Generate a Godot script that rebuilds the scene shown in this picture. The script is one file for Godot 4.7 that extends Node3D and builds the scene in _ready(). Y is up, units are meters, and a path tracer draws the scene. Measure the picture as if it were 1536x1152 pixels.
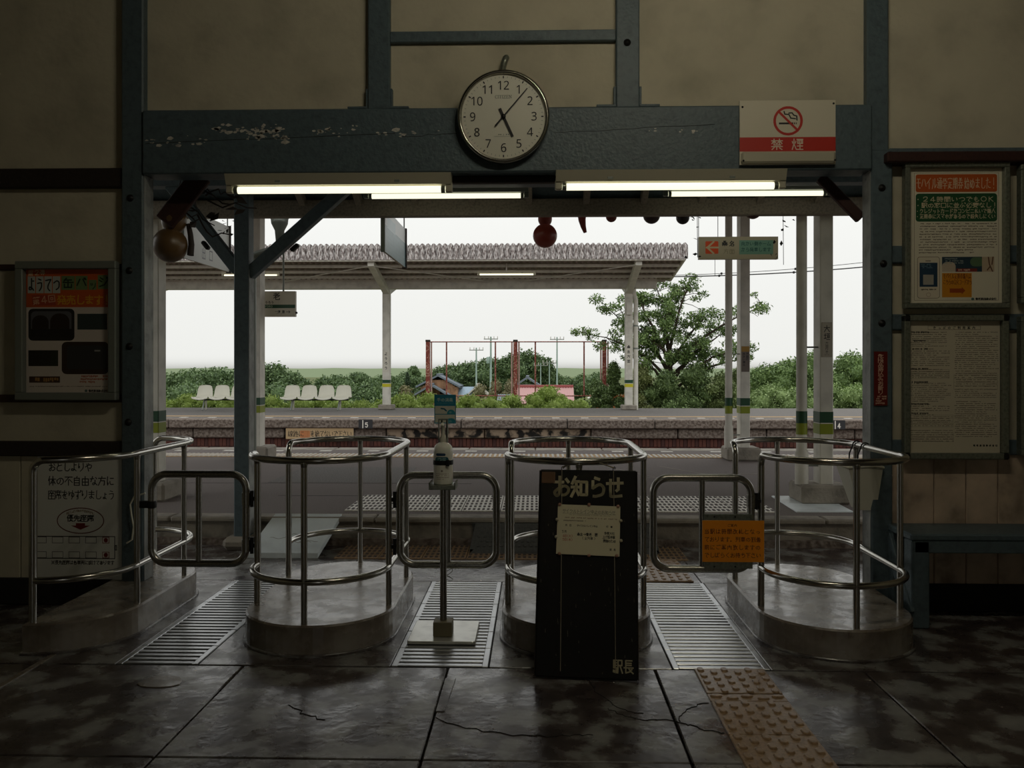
extends Node3D
# A small country railway station: the ticket gates, seen from the waiting room. x to the right, y up, the camera looks along -z. Metres.

var mats := {}
var taken := {}

func _ready() -> void:
	# --- camera
	var cam := Camera3D.new()
	cam.name = "camera"
	cam.projection = Camera3D.PROJECTION_FRUSTUM
	cam.near = 0.1
	cam.far = 6000.0
	cam.size = 0.1 * 1152.0 / 1300.0
	cam.frustum_offset = Vector2(0, -0.1 * 23.0 / 1300.0)
	cam.position = Vector3(0, 1.29, 0)
	cam.rotation.y = atan(35.0 / 1300.0)
	add_child(cam)
	# --- overcast sky
	var env := Environment.new()
	var sky := Sky.new()
	var dome := ProceduralSkyMaterial.new()
	dome.sky_top_color = Color(1.6, 1.61, 1.61)
	dome.sky_curve = 3.0
	dome.sky_horizon_color = Color(0.935, 0.938, 0.922)
	dome.ground_horizon_color = Color(0.5, 0.5, 0.46)
	dome.ground_bottom_color = Color(0.3, 0.3, 0.27)
	sky.sky_material = dome
	env.background_mode = Environment.BG_SKY
	env.sky = sky
	env.tonemap_mode = Environment.TONE_MAPPER_LINEAR
	env.tonemap_exposure = 1.0
	env.sdfgi_enabled = true
	env.ssao_enabled = true
	env.ssil_enabled = true
	var we := WorldEnvironment.new()
	we.name = "overcast_sky"
	we.environment = env
	add_child(we)
	# --- scene
	make_materials()
	room()
	room_lamps()
	station_eave()
	platform_near()
	track_bed()
	platform_far()
	far_canopy()
	platform_posts()
	gates()
	gate_floor()
	wall_things()
	notice_board()
	sanitizer_stand()
	ramps_and_bench()
	hanging_things()
	landscape()
	trees()

# ---- small tools
func numbered(called: String) -> String:
	taken[called] = taken.get(called, -1) + 1
	return called if taken[called] == 0 else "%s_%03d" % [called, taken[called]]

func tag(o: Node, label: String, category: String, group := "") -> Node:
	o.set_meta("label", label)
	o.set_meta("category", category)
	if group:
		o.set_meta("group", group)
	return o

func thing(called: String, label: String, category: String, at := Vector3.ZERO, turn := 0.0, group := "") -> Node3D:
	var o := Node3D.new()
	o.name = numbered(called)
	o.position = at
	o.rotation.y = turn
	add_child(o)
	tag(o, label, category, group)
	return o

func setting(called: String, at := Vector3.ZERO) -> Node3D:
	var o := Node3D.new()
	o.name = numbered(called)
	o.position = at
	add_child(o)
	o.set_meta("kind", "structure")
	return o

func part(called: String, mesh: Mesh, mat: Material, parent: Node, at := Vector3.ZERO, turn := Vector3.ZERO) -> MeshInstance3D:
	var o := MeshInstance3D.new()
	o.mesh = mesh
	if mat:
		o.material_override = mat
	o.position = at
	o.rotation = turn
	if parent == self:
		o.name = numbered(called)
		add_child(o)
	else:
		o.name = called
		parent.add_child(o, true)
	return o

func copy_of(o: Node3D, label := "", at := Vector3.INF, turn := INF) -> Node3D:
	var c: Node3D = o.duplicate()
	c.name = numbered(String(o.name))
	add_child(c)
	if label:
		c.set_meta("label", label)
	if at != Vector3.INF:
		c.position = at
	if turn != INF:
		c.rotation.y = turn
	return c

func stuff(o: Node) -> Node:
	o.set_meta("kind", "stuff")
	return o

func rng(n: int) -> RandomNumberGenerator:
	var g := RandomNumberGenerator.new()
	g.seed = n
	return g

# ---- shapes
func begin() -> SurfaceTool:
	var st := SurfaceTool.new()
	st.begin(Mesh.PRIMITIVE_TRIANGLES)
	return st

func tri(st: SurfaceTool, a: Vector3, b: Vector3, c: Vector3, out: Vector3) -> void:
	var n := Plane(a, b, c).normal
	if n.dot(out) < 0.0:
		var k := b
		b = c
		c = k
		n = -n
	for p in [a, b, c]:
		st.set_normal(n)
		st.add_vertex(p)

func smooth(st: SurfaceTool, a: Array, b: Array, c: Array) -> void:
	# corners are [place, normal]
	var n: Vector3 = ((a[0] as Vector3) - c[0]).cross((a[0] as Vector3) - b[0])
	if n.length_squared() < 1e-16:
		return
	for q in ([a, b, c] if n.dot(a[1] + b[1] + c[1]) > 0.0 else [a, c, b]):
		st.set_normal(q[1])
		if q.size() > 2:
			st.set_uv(q[2])
		st.add_vertex(q[0])

func quad(st: SurfaceTool, a: Vector3, b: Vector3, c: Vector3, d: Vector3, out: Vector3) -> void:
	tri(st, a, b, c, out)
	tri(st, a, c, d, out)

func box(st: SurfaceTool, c: Vector3, s: Vector3, bevel := 0.0, basis := Basis.IDENTITY) -> void:
	var h := s / 2.0
	var e := minf(bevel, minf(h.x, minf(h.y, h.z)) * 0.9)
	var v := {}
	for sx in [-1, 1]:
		for sy in [-1, 1]:
			for sz in [-1, 1]:
				var k := Vector3(sx, sy, sz)
				for axis in 3:
					var p := Vector3(sx * (h.x - e), sy * (h.y - e), sz * (h.z - e))
					p[axis] = k[axis] * h[axis]
					v[[sx, sy, sz, axis]] = c + basis * p
				if e > 0.0:
					tri(st, v[[sx, sy, sz, 0]], v[[sx, sy, sz, 1]], v[[sx, sy, sz, 2]], basis * k)
	for axis in 3:
		var u := (axis + 1) % 3
		var w := (axis + 2) % 3
		for s0 in [-1, 1]:
			var q := []
			for m in [[-1, -1], [1, -1], [1, 1], [-1, 1]]:
				var k := [0, 0, 0, axis]
				k[axis] = s0
				k[u] = m[0]
				k[w] = m[1]
				q.append(v[k])
			var out := Vector3.ZERO
			out[axis] = s0
			quad(st, q[0], q[1], q[2], q[3], basis * out)
		if e > 0.0:
			for su in [-1, 1]:
				for sw in [-1, 1]:
					var q := []
					for m in [[-1, u], [1, u], [1, w], [-1, w]]:
						var k := [0, 0, 0, m[1]]
						k[axis] = m[0]
						k[u] = su
						k[w] = sw
						q.append(v[k])
					var out := Vector3.ZERO
					out[u] = su
					out[w] = sw
					quad(st, q[0], q[1], q[2], q[3], basis * out)

func span(st: SurfaceTool, lo: Vector3, hi: Vector3, bevel := 0.0) -> void:
	var a := lo.min(hi)
	var b := lo.max(hi)
	box(st, (a + b) / 2.0, b - a, bevel)

func box_mesh(s: Vector3, bevel := 0.0) -> ArrayMesh:
	var key := ["box", s, bevel]
	if not mats.has(key):
		var st := begin()
		box(st, Vector3.ZERO, s, bevel)
		mats[key] = st.commit()
	return mats[key]

func block(called: String, lo: Vector3, hi: Vector3, mat: Material, parent: Node, bevel := 0.004) -> MeshInstance3D:
	var a := lo.min(hi)
	var b := lo.max(hi)
	return part(called, box_mesh(b - a, bevel), mat, parent, (a + b) / 2.0)

func tube(st: SurfaceTool, path: PackedVector3Array, r: float, sides := 12, closed := false, r_end := -1.0) -> void:
	var n := path.size()
	var rings := []
	var side := Vector3.ZERO
	for i in n:
		var fwd: Vector3
		if closed:
			fwd = (path[(i + 1) % n] - path[(i + n - 1) % n]).normalized()
		else:
			fwd = (path[mini(i + 1, n - 1)] - path[maxi(i - 1, 0)]).normalized()
		if side == Vector3.ZERO:
			side = fwd.cross(Vector3.UP if absf(fwd.y) < 0.9 else Vector3.RIGHT).normalized()
		side = (side - fwd * side.dot(fwd)).normalized()
		var up := fwd.cross(side)
		var rr := r if r_end < 0.0 else lerpf(r, r_end, float(i) / (n - 1))
		var ring := []
		for k in sides:
			var a := TAU * k / sides
			var d := side * cos(a) + up * sin(a)
			ring.append([path[i] + d * rr, d])
		rings.append(ring)
	for i in (n if closed else n - 1):
		var a: Array = rings[i]
		var b: Array = rings[(i + 1) % n]
		for k in sides:
			var m := (k + 1) % sides
			smooth(st, a[k], a[m], b[m])
			smooth(st, a[k], b[m], b[k])
	if not closed:
		for e in [0, n - 1]:
			var out: Vector3 = (path[e] - path[1 if e == 0 else n - 2]).normalized()
			for k in range(1, sides - 1):
				tri(st, rings[e][0][0], rings[e][k][0], rings[e][k + 1][0], out)

func tube_mesh(path: PackedVector3Array, r: float, sides := 12, closed := false, r_end := -1.0) -> ArrayMesh:
	var st := begin()
	tube(st, path, r, sides, closed, r_end)
	return st.commit()

func rod(called: String, a: Vector3, b: Vector3, r: float, mat: Material, parent: Node, sides := 12) -> MeshInstance3D:
	return part(called, tube_mesh(PackedVector3Array([Vector3.ZERO, b - a]), r, sides), mat, parent, a)

func lathe(profile: PackedVector2Array, segs := 24) -> ArrayMesh:
	# profile of (radius, height), turned about y
	var st := begin()
	var nrm := []
	for i in profile.size():
		var d := profile[mini(i + 1, profile.size() - 1)] - profile[maxi(i - 1, 0)]
		nrm.append(Vector2(d.y, -d.x).normalized())
	for i in profile.size() - 1:
		for k in segs:
			var q := []
			for m in [[i, k], [i, k + 1], [i + 1, k + 1], [i + 1, k]]:
				var a: float = TAU * m[1] / segs
				var p: Vector2 = profile[m[0]]
				var n: Vector2 = nrm[m[0]]
				q.append([Vector3(p.x * cos(a), p.y, p.x * sin(a)), Vector3(n.x * cos(a), n.y, n.x * sin(a))])
			smooth(st, q[0], q[1], q[2])
			smooth(st, q[0], q[2], q[3])
	return st.commit()

func prism(st: SurfaceTool, poly: PackedVector2Array, y0: float, y1: float, bevel := 0.0) -> void:
	# poly in (x, z), extruded from y0 up to y1, the upper rim chamfered
	var top := poly
	if bevel > 0.0:
		var inner := Geometry2D.offset_polygon(poly, -bevel)
		if inner.size() and inner[0].size() == poly.size():
			top = inner[0]
			var best := 0
			for i in top.size():
				if top[i].distance_to(poly[0]) < top[best].distance_to(poly[0]):
					best = i
			var turned := PackedVector2Array()
			for i in top.size():
				turned.append(top[(i + best) % top.size()])
			top = turned
		else:
			bevel = 0.0
	var mid := Vector2.ZERO
	for p in poly:
		mid += p / poly.size()
	for i in poly.size():
		var a := poly[i]
		var b := poly[(i + 1) % poly.size()]
		var out := Vector3((a + b).x / 2.0 - mid.x, 0, (a + b).y / 2.0 - mid.y)
		quad(st, Vector3(a.x, y0, a.y), Vector3(b.x, y0, b.y), Vector3(b.x, y1 - bevel, b.y), Vector3(a.x, y1 - bevel, a.y), out)
		if bevel > 0.0:
			var c := top[i]
			var d := top[(i + 1) % top.size()]
			quad(st, Vector3(a.x, y1 - bevel, a.y), Vector3(b.x, y1 - bevel, b.y), Vector3(d.x, y1, d.y), Vector3(c.x, y1, c.y), out + Vector3.UP)
	var f := Geometry2D.triangulate_polygon(top)
	for i in range(0, f.size(), 3):
		tri(st, Vector3(top[f[i]].x, y1, top[f[i]].y), Vector3(top[f[i + 1]].x, y1, top[f[i + 1]].y), Vector3(top[f[i + 2]].x, y1, top[f[i + 2]].y), Vector3.UP)
	f = Geometry2D.triangulate_polygon(poly)
	for i in range(0, f.size(), 3):
		tri(st, Vector3(poly[f[i]].x, y0, poly[f[i]].y), Vector3(poly[f[i + 1]].x, y0, poly[f[i + 1]].y), Vector3(poly[f[i + 2]].x, y0, poly[f[i + 2]].y), Vector3.DOWN)

func slab_mesh(poly: PackedVector2Array, y0: float, y1: float, bevel := 0.0) -> ArrayMesh:
	var st := begin()
	prism(st, poly, y0, y1, bevel)
	return st.commit()

func printed(w: float, h: float, t: float, face: Material, body: Material, back := false) -> ArrayMesh:
	# a flat sheet or board standing in x-y: its print on the face towards +z
	var st := begin()
	var q := [Vector3(-w / 2, h / 2, t / 2), Vector3(w / 2, h / 2, t / 2), Vector3(w / 2, -h / 2, t / 2), Vector3(-w / 2, -h / 2, t / 2)]
	var uv := [Vector2(0, 0), Vector2(1, 0), Vector2(1, 1), Vector2(0, 1)]
	for i in [0, 1, 2, 0, 2, 3]:
		st.set_normal(Vector3(0, 0, 1))
		st.set_uv(uv[i])
		st.add_vertex(q[i])
	var m := st.commit()
	st = begin()
	var z := Vector3(0, 0, -t)
	for i in 4:
		var a: Vector3 = q[i]
		var b: Vector3 = q[(i + 1) % 4]
		quad(st, a, b, b + z, a + z, (a + b) / 2.0)
	quad(st, q[0] + z, q[1] + z, q[2] + z, q[3] + z, Vector3(0, 0, -1))
	m = st.commit(m)
	m.surface_set_material(0, face)
	m.surface_set_material(1, body)
	return m

func words(text: String, size: float, depth := 0.001, font := "Droid Sans") -> TextMesh:
	var f := SystemFont.new()
	f.font_names = PackedStringArray([font])
	var t := TextMesh.new()
	t.font = f
	t.text = text
	t.font_size = 64
	t.pixel_size = size / 64.0
	t.depth = depth
	t.curve_step = 2.0
	return t

# ---- materials
func paint(c: Color, rough := 0.7, metal := 0.0, spec := 0.5) -> StandardMaterial3D:
	var m := StandardMaterial3D.new()
	m.albedo_color = c
	m.roughness = rough
	m.metallic = metal
	m.metallic_specular = spec
	return m

func noise_tex(freq: float, ramp: Array, seed_n: int, octaves := 4, size := 512, kind := FastNoiseLite.TYPE_SIMPLEX_SMOOTH, normal := 0.0) -> NoiseTexture2D:
	var n := FastNoiseLite.new()
	n.seed = seed_n
	n.noise_type = kind
	n.frequency = freq
	n.fractal_octaves = octaves
	n.fractal_gain = 0.55
	var t := NoiseTexture2D.new()
	t.width = size
	t.height = size
	t.seamless = true
	t.noise = n
	if normal > 0.0:
		t.as_normal_map = true
		t.bump_strength = normal
	else:
		var g := Gradient.new()
		var at := PackedFloat32Array()
		var col := PackedColorArray()
		for r in ramp:
			at.append(r[0])
			col.append(r[1])
		g.offsets = at
		g.colors = col
		t.color_ramp = g
	return t

func grainy(c: Color, rough: float, tex: Texture2D, scale: float, rough_tex: Texture2D = null, bump: Texture2D = null, bump_k := 0.5, metal := 0.0) -> StandardMaterial3D:
	var m := paint(c, rough, metal)
	m.albedo_texture = tex
	m.uv1_triplanar = true
	m.uv1_world_triplanar = true
	m.uv1_scale = Vector3.ONE * scale
	if rough_tex:
		m.roughness_texture = rough_tex
		m.roughness_texture_channel = BaseMaterial3D.TEXTURE_CHANNEL_RED
	if bump:
		m.normal_enabled = true
		m.normal_texture = bump
		m.normal_scale = bump_k
	return m

func g1(v: float) -> Color:
	return Color(v, v, v)

func print_of(im: Image, rough := 0.6) -> StandardMaterial3D:
	var m := paint(Color.WHITE, rough)
	m.albedo_texture = ImageTexture.create_from_image(im)
	m.texture_repeat = false
	return m

func make_materials() -> void:
	var cloud := noise_tex(0.006, [[0.0, g1(0.62)], [0.45, g1(0.88)], [1.0, g1(1.0)]], 3, 5)
	var soft := noise_tex(0.008, [[0.0, g1(0.86)], [0.5, g1(0.96)], [1.0, g1(1.0)]], 2, 5)
	var fine := noise_tex(0.05, [[0.0, g1(0.7)], [0.5, g1(0.92)], [1.0, g1(1.0)]], 4, 4)
	var grit := noise_tex(0.15, [[0.0, g1(0.45)], [0.5, g1(0.8)], [0.72, g1(0.95)], [0.8, Color(1, 1, 1)]], 5, 3)
	var rough_map := noise_tex(0.012, [[0.25, g1(0.55)], [0.5, g1(0.8)], [0.75, g1(1.0)]], 6, 4)
	var bumps := noise_tex(0.06, [], 7, 4, 512, FastNoiseLite.TYPE_SIMPLEX_SMOOTH, 3.0)
	var floor_tex := noise_tex(0.007, [[0.0, Color(0.36, 0.32, 0.315)], [0.36, Color(0.48, 0.43, 0.42)], [0.48, Color(0.57, 0.53, 0.515)], [0.62, Color(0.82, 0.83, 0.82)], [1.0, Color(1, 1, 1)]], 11, 6, 1024)
	var floor_rough := noise_tex(0.008, [[0.2, g1(0.98)], [0.45, g1(0.82)], [0.62, g1(0.62)], [0.85, g1(0.52)]], 11, 6, 1024)
	var flakes := noise_tex(0.03, [[0.0, g1(0.85)], [0.5, g1(1.0)], [0.78, g1(1.0)], [0.8, g1(1.0)]], 15, 5)
	mats.bumps = bumps
	mats.fine = fine
	mats.plaster = grainy(Color(0.80, 0.77, 0.68), 0.9, soft, 0.5, null, bumps, 0.15)
	mats.plank = grainy(Color(0.84, 0.75, 0.66), 0.75, cloud, 1.0)
	mats.blue_wood = grainy(Color(0.33, 0.39, 0.415), 0.5, flakes, 1.2, null, bumps, 0.35)
	mats.daylit_worn_paint = grainy(Color(0.62, 0.63, 0.62), 0.6, cloud, 1.6, null, bumps, 0.3)  # worn grey paint, made paler in place of daylight
	mats.dark_wood = grainy(Color(0.2, 0.16, 0.14), 0.7, fine, 1.5)
	mats.red_wood = grainy(Color(0.24, 0.12, 0.09), 0.6, fine, 1.5)
	mats.floor = grainy(Color(0.58, 0.57, 0.565), 0.36, floor_tex, 0.55, floor_rough, bumps, 0.07)
	mats.floor.metallic_specular = 0.68
	mats.island = grainy(Color(0.60, 0.58, 0.55), 0.34, noise_tex(0.009, [[0.0, Color(0.58, 0.54, 0.5)], [0.45, Color(0.78, 0.74, 0.7)], [0.6, Color(0.9, 0.88, 0.86)], [1.0, Color(1, 1, 1)]], 17, 6), 0.8, floor_rough, bumps, 0.06)
	mats.island.metallic_specular = 0.62
	mats.concrete = grainy(Color(0.62, 0.59, 0.54), 0.85, cloud, 0.9, null, bumps, 0.5)
	mats.pale_concrete = grainy(Color(0.91, 0.945, 0.96), 0.5, soft, 0.8, null, bumps, 0.3)
	mats.asphalt = grainy(Color(0.52, 0.475, 0.455), 0.95, grit, 1.3, null, bumps, 0.6)
	mats.asphalt_far = grainy(Color(0.47, 0.45, 0.43), 0.95, grit, 0.7)
	mats.ballast = grainy(Color(0.42, 0.37, 0.33), 1.0, grit, 2.0, null, bumps, 1.0)
	mats.stone = grainy(Color(0.5, 0.46, 0.425), 0.9, noise_tex(0.05, [[0.0, Color(0.5, 0.46, 0.45)], [0.4, Color(0.8, 0.77, 0.75)], [0.7, g1(1.0)]], 21, 6), 0.5, null, bumps, 0.8)
	mats.stained = grainy(Color(0.60, 0.53, 0.45), 0.9, noise_tex(0.014, [[0.0, g1(0.12)], [0.34, g1(0.2)], [0.44, g1(0.7)], [0.6, g1(0.95)], [1.0, g1(1.0)]], 26, 5), 0.45)
	mats.brick = grainy(Color(0.38, 0.22, 0.18), 0.9, fine, 1.2)
	mats.brick_dark = grainy(Color(0.30, 0.18, 0.16), 0.9, fine, 1.2)
	mats.mortar = grainy(Color(0.5, 0.37, 0.32), 0.95, fine, 2.0)
	mats.steel = paint(Color(0.72, 0.71, 0.68), 0.2, 1.0)
	mats.steel_worn = grainy(Color(0.72, 0.71, 0.68), 0.28, fine, 3.0, null, null, 0.0, 1.0)
	mats.black_iron = paint(Color(0.09, 0.085, 0.08), 0.5, 0.3)
	mats.grate = grainy(Color(0.80, 0.81, 0.82), 0.3, soft, 1.0, null, null, 0.0, 0.85)
	mats.pit = grainy(Color(0.5, 0.48, 0.45), 0.9, fine, 1.0)
	mats.tile_tan = grainy(Color(0.68, 0.56, 0.43), 0.33, fine, 2.0, null, bumps, 0.08)
	mats.tile_pale = grainy(Color(0.95, 0.93, 0.89), 0.5, fine, 2.0)
	mats.tile_yellow = grainy(Color(0.76, 0.62, 0.42), 0.75, fine, 1.0)
	mats.stud_shade = grainy(Color(0.36, 0.32, 0.3), 0.8, fine, 2.0)  # dark colour paints in the small shadows at the tactile dots
	mats.white_paint = grainy(Color(0.86, 0.84, 0.8), 0.7, fine, 1.0)
	mats.post_white = grainy(Color(0.86, 0.845, 0.80), 0.55, soft, 0.8)
	mats.green = paint(Color(0.07, 0.26, 0.15), 0.5)
	mats.lime = paint(Color(0.50, 0.54, 0.08), 0.5)
	mats.yellow = paint(Color(0.78, 0.74, 0.12), 0.5)
	mats.cream_metal = paint(Color(0.72, 0.70, 0.62), 0.45)
	mats.grey_metal = paint(Color(0.5, 0.52, 0.49), 0.4, 0.2)
	mats.eave_wood = grainy(Color(0.62, 0.58, 0.52), 0.7, fine, 1.5)
	mats.frame_metal = grainy(Color(0.58, 0.6, 0.55), 0.35, fine, 2.0, null, null, 0.0, 0.6)
	mats.white_plastic = paint(Color(0.85, 0.84, 0.78), 0.4)
	mats.black_board = grainy(Color(0.045, 0.04, 0.032), 0.85, fine, 2.0)
	mats.body_white = paint(Color(0.78, 0.76, 0.7), 0.6)
	mats.rust_red = grainy(Color(0.9, 0.85, 0.82), 0.8, noise_tex(0.012, [[0.0, Color(0.45, 0.25, 0.21)], [0.46, Color(0.58, 0.27, 0.24)], [0.53, Color(0.82, 0.72, 0.68)], [0.62, Color(0.52, 0.28, 0.23)], [1.0, Color(0.58, 0.25, 0.22)]], 31, 4), 0.5)
	mats.white_enamel = grainy(Color(0.9, 0.9, 0.87), 0.3, soft, 2.0, null, null, 0.0, 0.6)
	mats.pale_red = grainy(Color(0.74, 0.6, 0.57), 0.8, fine, 0.5)
	mats.roof_tile = paint(Color(0.42, 0.46, 0.5), 0.6)
	mats.roof_pink = paint(Color(0.74, 0.58, 0.57), 0.7)
	mats.roof_red = paint(Color(0.6, 0.3, 0.3), 0.7)
	mats.roof_blue = paint(Color(0.58, 0.66, 0.72), 0.6)
	mats.house_wood = grainy(Color(0.72, 0.55, 0.42), 0.85, cloud, 0.3)
	mats.shed_brown = paint(Color(0.6, 0.36, 0.2), 0.8)
	mats.house_wall = paint(Color(0.76, 0.7, 0.6), 0.85)
	mats.dark_gap = paint(Color(0.12, 0.11, 0.1), 0.9)
	mats.pole_grey = paint(Color(0.6, 0.68, 0.64), 0.7)
	mats.bark = grainy(Color(0.3, 0.25, 0.2), 0.95, fine, 3.0)
	mats.grass = grainy(Color(0.42, 0.47, 0.2), 1.0, noise_tex(0.02, [[0.0, g1(0.5)], [1.0, g1(1.0)]], 41, 4), 0.2)
	mats.wire = paint(Color(0.15, 0.15, 0.15), 0.6)
	mats.cord = paint(Color(0.62, 0.58, 0.5), 0.9)
	var corr := noise_tex(0.02, [[0.0, Color(0.3, 0.26, 0.26)], [0.36, Color(0.58, 0.54, 0.53)], [0.5, Color(0.82, 0.79, 0.78)], [0.6, Color(1, 1, 1)], [1.0, g1(1.0)]], 51, 5, 1024)
	mats.asbestos = paint(Color(0.84, 0.82, 0.81), 0.9)
	mats.asbestos.albedo_texture = corr
	mats.under_roof = grainy(Color(0.6, 0.54, 0.50), 0.9, fine, 0.5)
	var tube_glow := paint(Color(0.95, 0.95, 0.9), 0.3)
	tube_glow.emission_enabled = true
	tube_glow.emission = Color(1.0, 0.985, 0.86)
	tube_glow.emission_energy_multiplier = 1.2
	mats.tube_glow = tube_glow
	var leaf := paint(Color.WHITE, 0.65)
	leaf.vertex_color_use_as_albedo = true
	leaf.backlight_enabled = true
	leaf.backlight = Color(0.35, 0.4, 0.15)
	mats.leaf = leaf

# ---- the waiting room
func V(x: float, y: float, d: float) -> Vector3:
	return Vector3(x, y, -d)

func room() -> void:
	var w := setting("wall_front")
	# plaster panels between the timbers
	for r in [[-4.4, -2.23, 2.37, 3.8], [-2.13, -0.89, 2.68, 3.8], [-0.79, 0.44, 2.68, 3.055], [-0.79, 0.44, 3.10, 3.8], [0.545, 1.765, 2.68, 3.8], [1.865, 4.4, 2.43, 3.8],
			[-4.4, -2.23, 1.855, 2.282], [-4.4, -2.23, 1.14, 1.86], [-4.4, -2.23, 0.885, 1.115], [1.88, 4.4, 1.94, 2.38], [1.88, 4.4, 1.575, 1.856], [1.88, 4.4, 0.905, 1.5]]:
		block("plaster_panel", V(r[0], r[2], 4.685), V(r[1], r[3], 4.76), mats.plaster, w, 0.006)
	# timbers
	block("corner_post", V(-2.241, 0.13, 4.63), V(-2.12, 3.8, 4.755), mats.blue_wood, w, 0.008)
	block("corner_post", V(1.776, 0, 4.63), V(1.888, 2.45, 4.755), mats.blue_wood, w, 0.008)
	block("corner_post", V(1.755, 2.44, 4.635), V(1.87, 3.8, 4.755), mats.blue_wood, w, 0.008)
	block("lintel_beam", V(-2.12, 2.338, 4.615), V(1.776, 2.684, 4.78), mats.blue_wood, w, 0.008)
	block("stud", V(-0.902, 2.684, 4.64), V(-0.783, 3.8, 4.75), mats.blue_wood, w, 0.006)
	block("stud", V(0.431, 2.684, 4.64), V(0.556, 3.8, 4.75), mats.blue_wood, w, 0.006)
	block("cross_rail", V(-0.783, 3.048, 4.65), V(0.431, 3.107, 4.75), mats.blue_wood, w, 0.004)
	block("cross_rail", V(-4.4, 2.275, 4.645), V(-2.241, 2.381, 4.75), mats.dark_wood, w, 0.006)
	block("cross_rail", V(-4.4, 1.828, 4.67), V(-2.241, 1.862, 4.75), mats.red_wood, w, 0.004)
	block("cross_rail", V(-4.4, 1.106, 4.655), V(-2.241, 1.148, 4.75), mats.red_wood, w, 0.004)
	block("cross_rail", V(-4.4, 0.812, 4.65), V(-2.241, 0.894, 4.75), mats.dark_wood, w, 0.006)
	block("cross_rail", V(1.84, 2.371, 4.58), V(4.4, 2.425, 4.75), mats.red_wood, w, 0.006)
	block("cross_rail", V(1.87, 2.425, 4.63), V(4.4, 2.455, 4.75), mats.blue_wood, w, 0.004)
	for y in [[1.852, 1.944], [1.495, 1.58], [0.832, 0.912]]:
		block("cross_rail", V(1.888, y[0], 4.66), V(4.4, y[1], 4.75), mats.blue_wood, w, 0.006)
	# vertical boards below
	var x := -4.4
	while x < -2.26:
		block("plank", V(x + 0.002, 0.14, 4.68), V(minf(x + 0.195, -2.243), 0.815, 4.75), mats.plaster, w, 0.004)
		x += 0.197
	x = 1.89
	var first := true
	while x < 4.4:
		var wide := 0.068 if first else 0.168
		first = false
		block("plank", V(x + 0.0015, 0.14, 4.68), V(x + wide - 0.0015, 0.835, 4.75), mats.plank, w, 0.004)
		x += wide
	block("daylit_worn_facing", V(-2.122, 0.142, 4.64), V(-2.117, 2.34, 4.75), mats.daylit_worn_paint, w, 0.001)  # pale panels paint the daylight onto the worn inner jamb faces
	block("daylit_worn_facing", V(1.773, 0.005, 4.64), V(1.778, 2.34, 4.75), mats.daylit_worn_paint, w, 0.001)
	# bolts, angle irons
	for p in [[-2.19, 2.213, 4.628], [-2.195, 1.82, 4.628], [-2.195, 1.41, 4.628], [-2.2, 1.0, 4.628], [1.83, 2.245, 4.628], [1.838, 1.845, 4.628], [1.83, 1.53, 4.628], [0.49, 3.03, 4.637]]:
		part("bolt", lathe(PackedVector2Array([Vector2(0, 0.012), Vector2(0.009, 0.01), Vector2(0.014, 0.003), Vector2(0.02, 0.0)]), 10), mats.black_iron, w, V(p[0], p[1], p[2]), Vector3(PI / 2, 0, 0))
	for s in [[-0.902, -1], [-0.783, 1], [0.431, -1], [0.556, 1]]:
		var st := begin()
		span(st, V(s[0], 2.684, 4.65), V(s[0] + s[1] * 0.012, 2.80, 4.69), 0.002)
		span(st, V(s[0], 2.684, 4.62), V(s[0] + s[1] * 0.105, 2.696, 4.69), 0.002)
		part("angle_iron", st.commit(), mats.blue_wood, w)
	var st2 := begin()
	for k in 3:
		box(st2, V(1.5 + k * 0.011, 2.70, 4.66), Vector3(0.009, 0.022, 0.03), 0.003)
	part("junction_clip", st2.commit(), mats.grey_metal, w)
	# paint chipped off the lintel down to the pale undercoat
	var chips := begin()
	var g := rng(5)
	for spot in [[-1.73, -1.35, 2.575, 60], [-1.55, -1.32, 2.535, 34], [-2.1, -1.75, 2.51, 22], [-1.2, -0.95, 2.56, 20], [-0.9, -0.5, 2.545, 14], [0.6, 0.95, 2.55, 8]]:
		for k in spot[3]:
			var u := g.randf()
			var c := V(lerpf(spot[0], spot[1], u), spot[2] + g.randfn(0, 0.012), 4.6148)
			var n := g.randi_range(4, 7)
			var r := absf(g.randfn(0, 0.005)) + 0.002
			var ring := []
			for m in n:
				var a := TAU * m / n
				ring.append(c + Vector3(cos(a) * r * g.randf_range(0.8, 2.2), sin(a) * r * g.randf_range(0.5, 1.0), 0))
			for m in range(1, n - 1):
				tri(chips, ring[0], ring[m], ring[m + 1], Vector3(0, 0, 1))
	stuff(part("paint_chips", chips.commit(), mats.white_paint, w))
	# shrinkage cracks in the lintel
	var crack := begin()
	for c in [[-2.1, 2.502, -0.75, 2.55], [-0.72, 2.53, -0.42, 2.545], [0.1, 2.545, 0.95, 2.585]]:
		var pts := PackedVector3Array()
		for k in 9:
			pts.append(V(lerpf(c[0], c[2], k / 8.0), lerpf(c[1], c[3], k / 8.0) + g.randfn(0, 0.003), 4.6155))
		tube(crack, pts, 0.0016, 5)
	part("crack", crack.commit(), mats.dark_gap, w)
	block("conduit", V(-0.46, 2.30, 4.70), V(0.11, 2.338, 4.75), mats.dark_wood, w, 0.006)
	block("corner_board", V(-0.16, -0.03, 0), V(0.16, 0.03, 0.035), mats.red_wood, w, 0.006)
	var cb: Node3D = w.get_child(w.get_child_count() - 1)
	cb.position = V(1.69, 2.235, 4.85)
	cb.rotation.z = -0.8
	block("corner_board", V(-0.17, -0.06, 0), V(0.17, 0.06, 0.035), mats.red_wood, w, 0.006)
	cb = w.get_child(w.get_child_count() - 1)
	cb.position = V(-1.99, 2.25, 4.85)
	cb.rotation.z = 0.9
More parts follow.
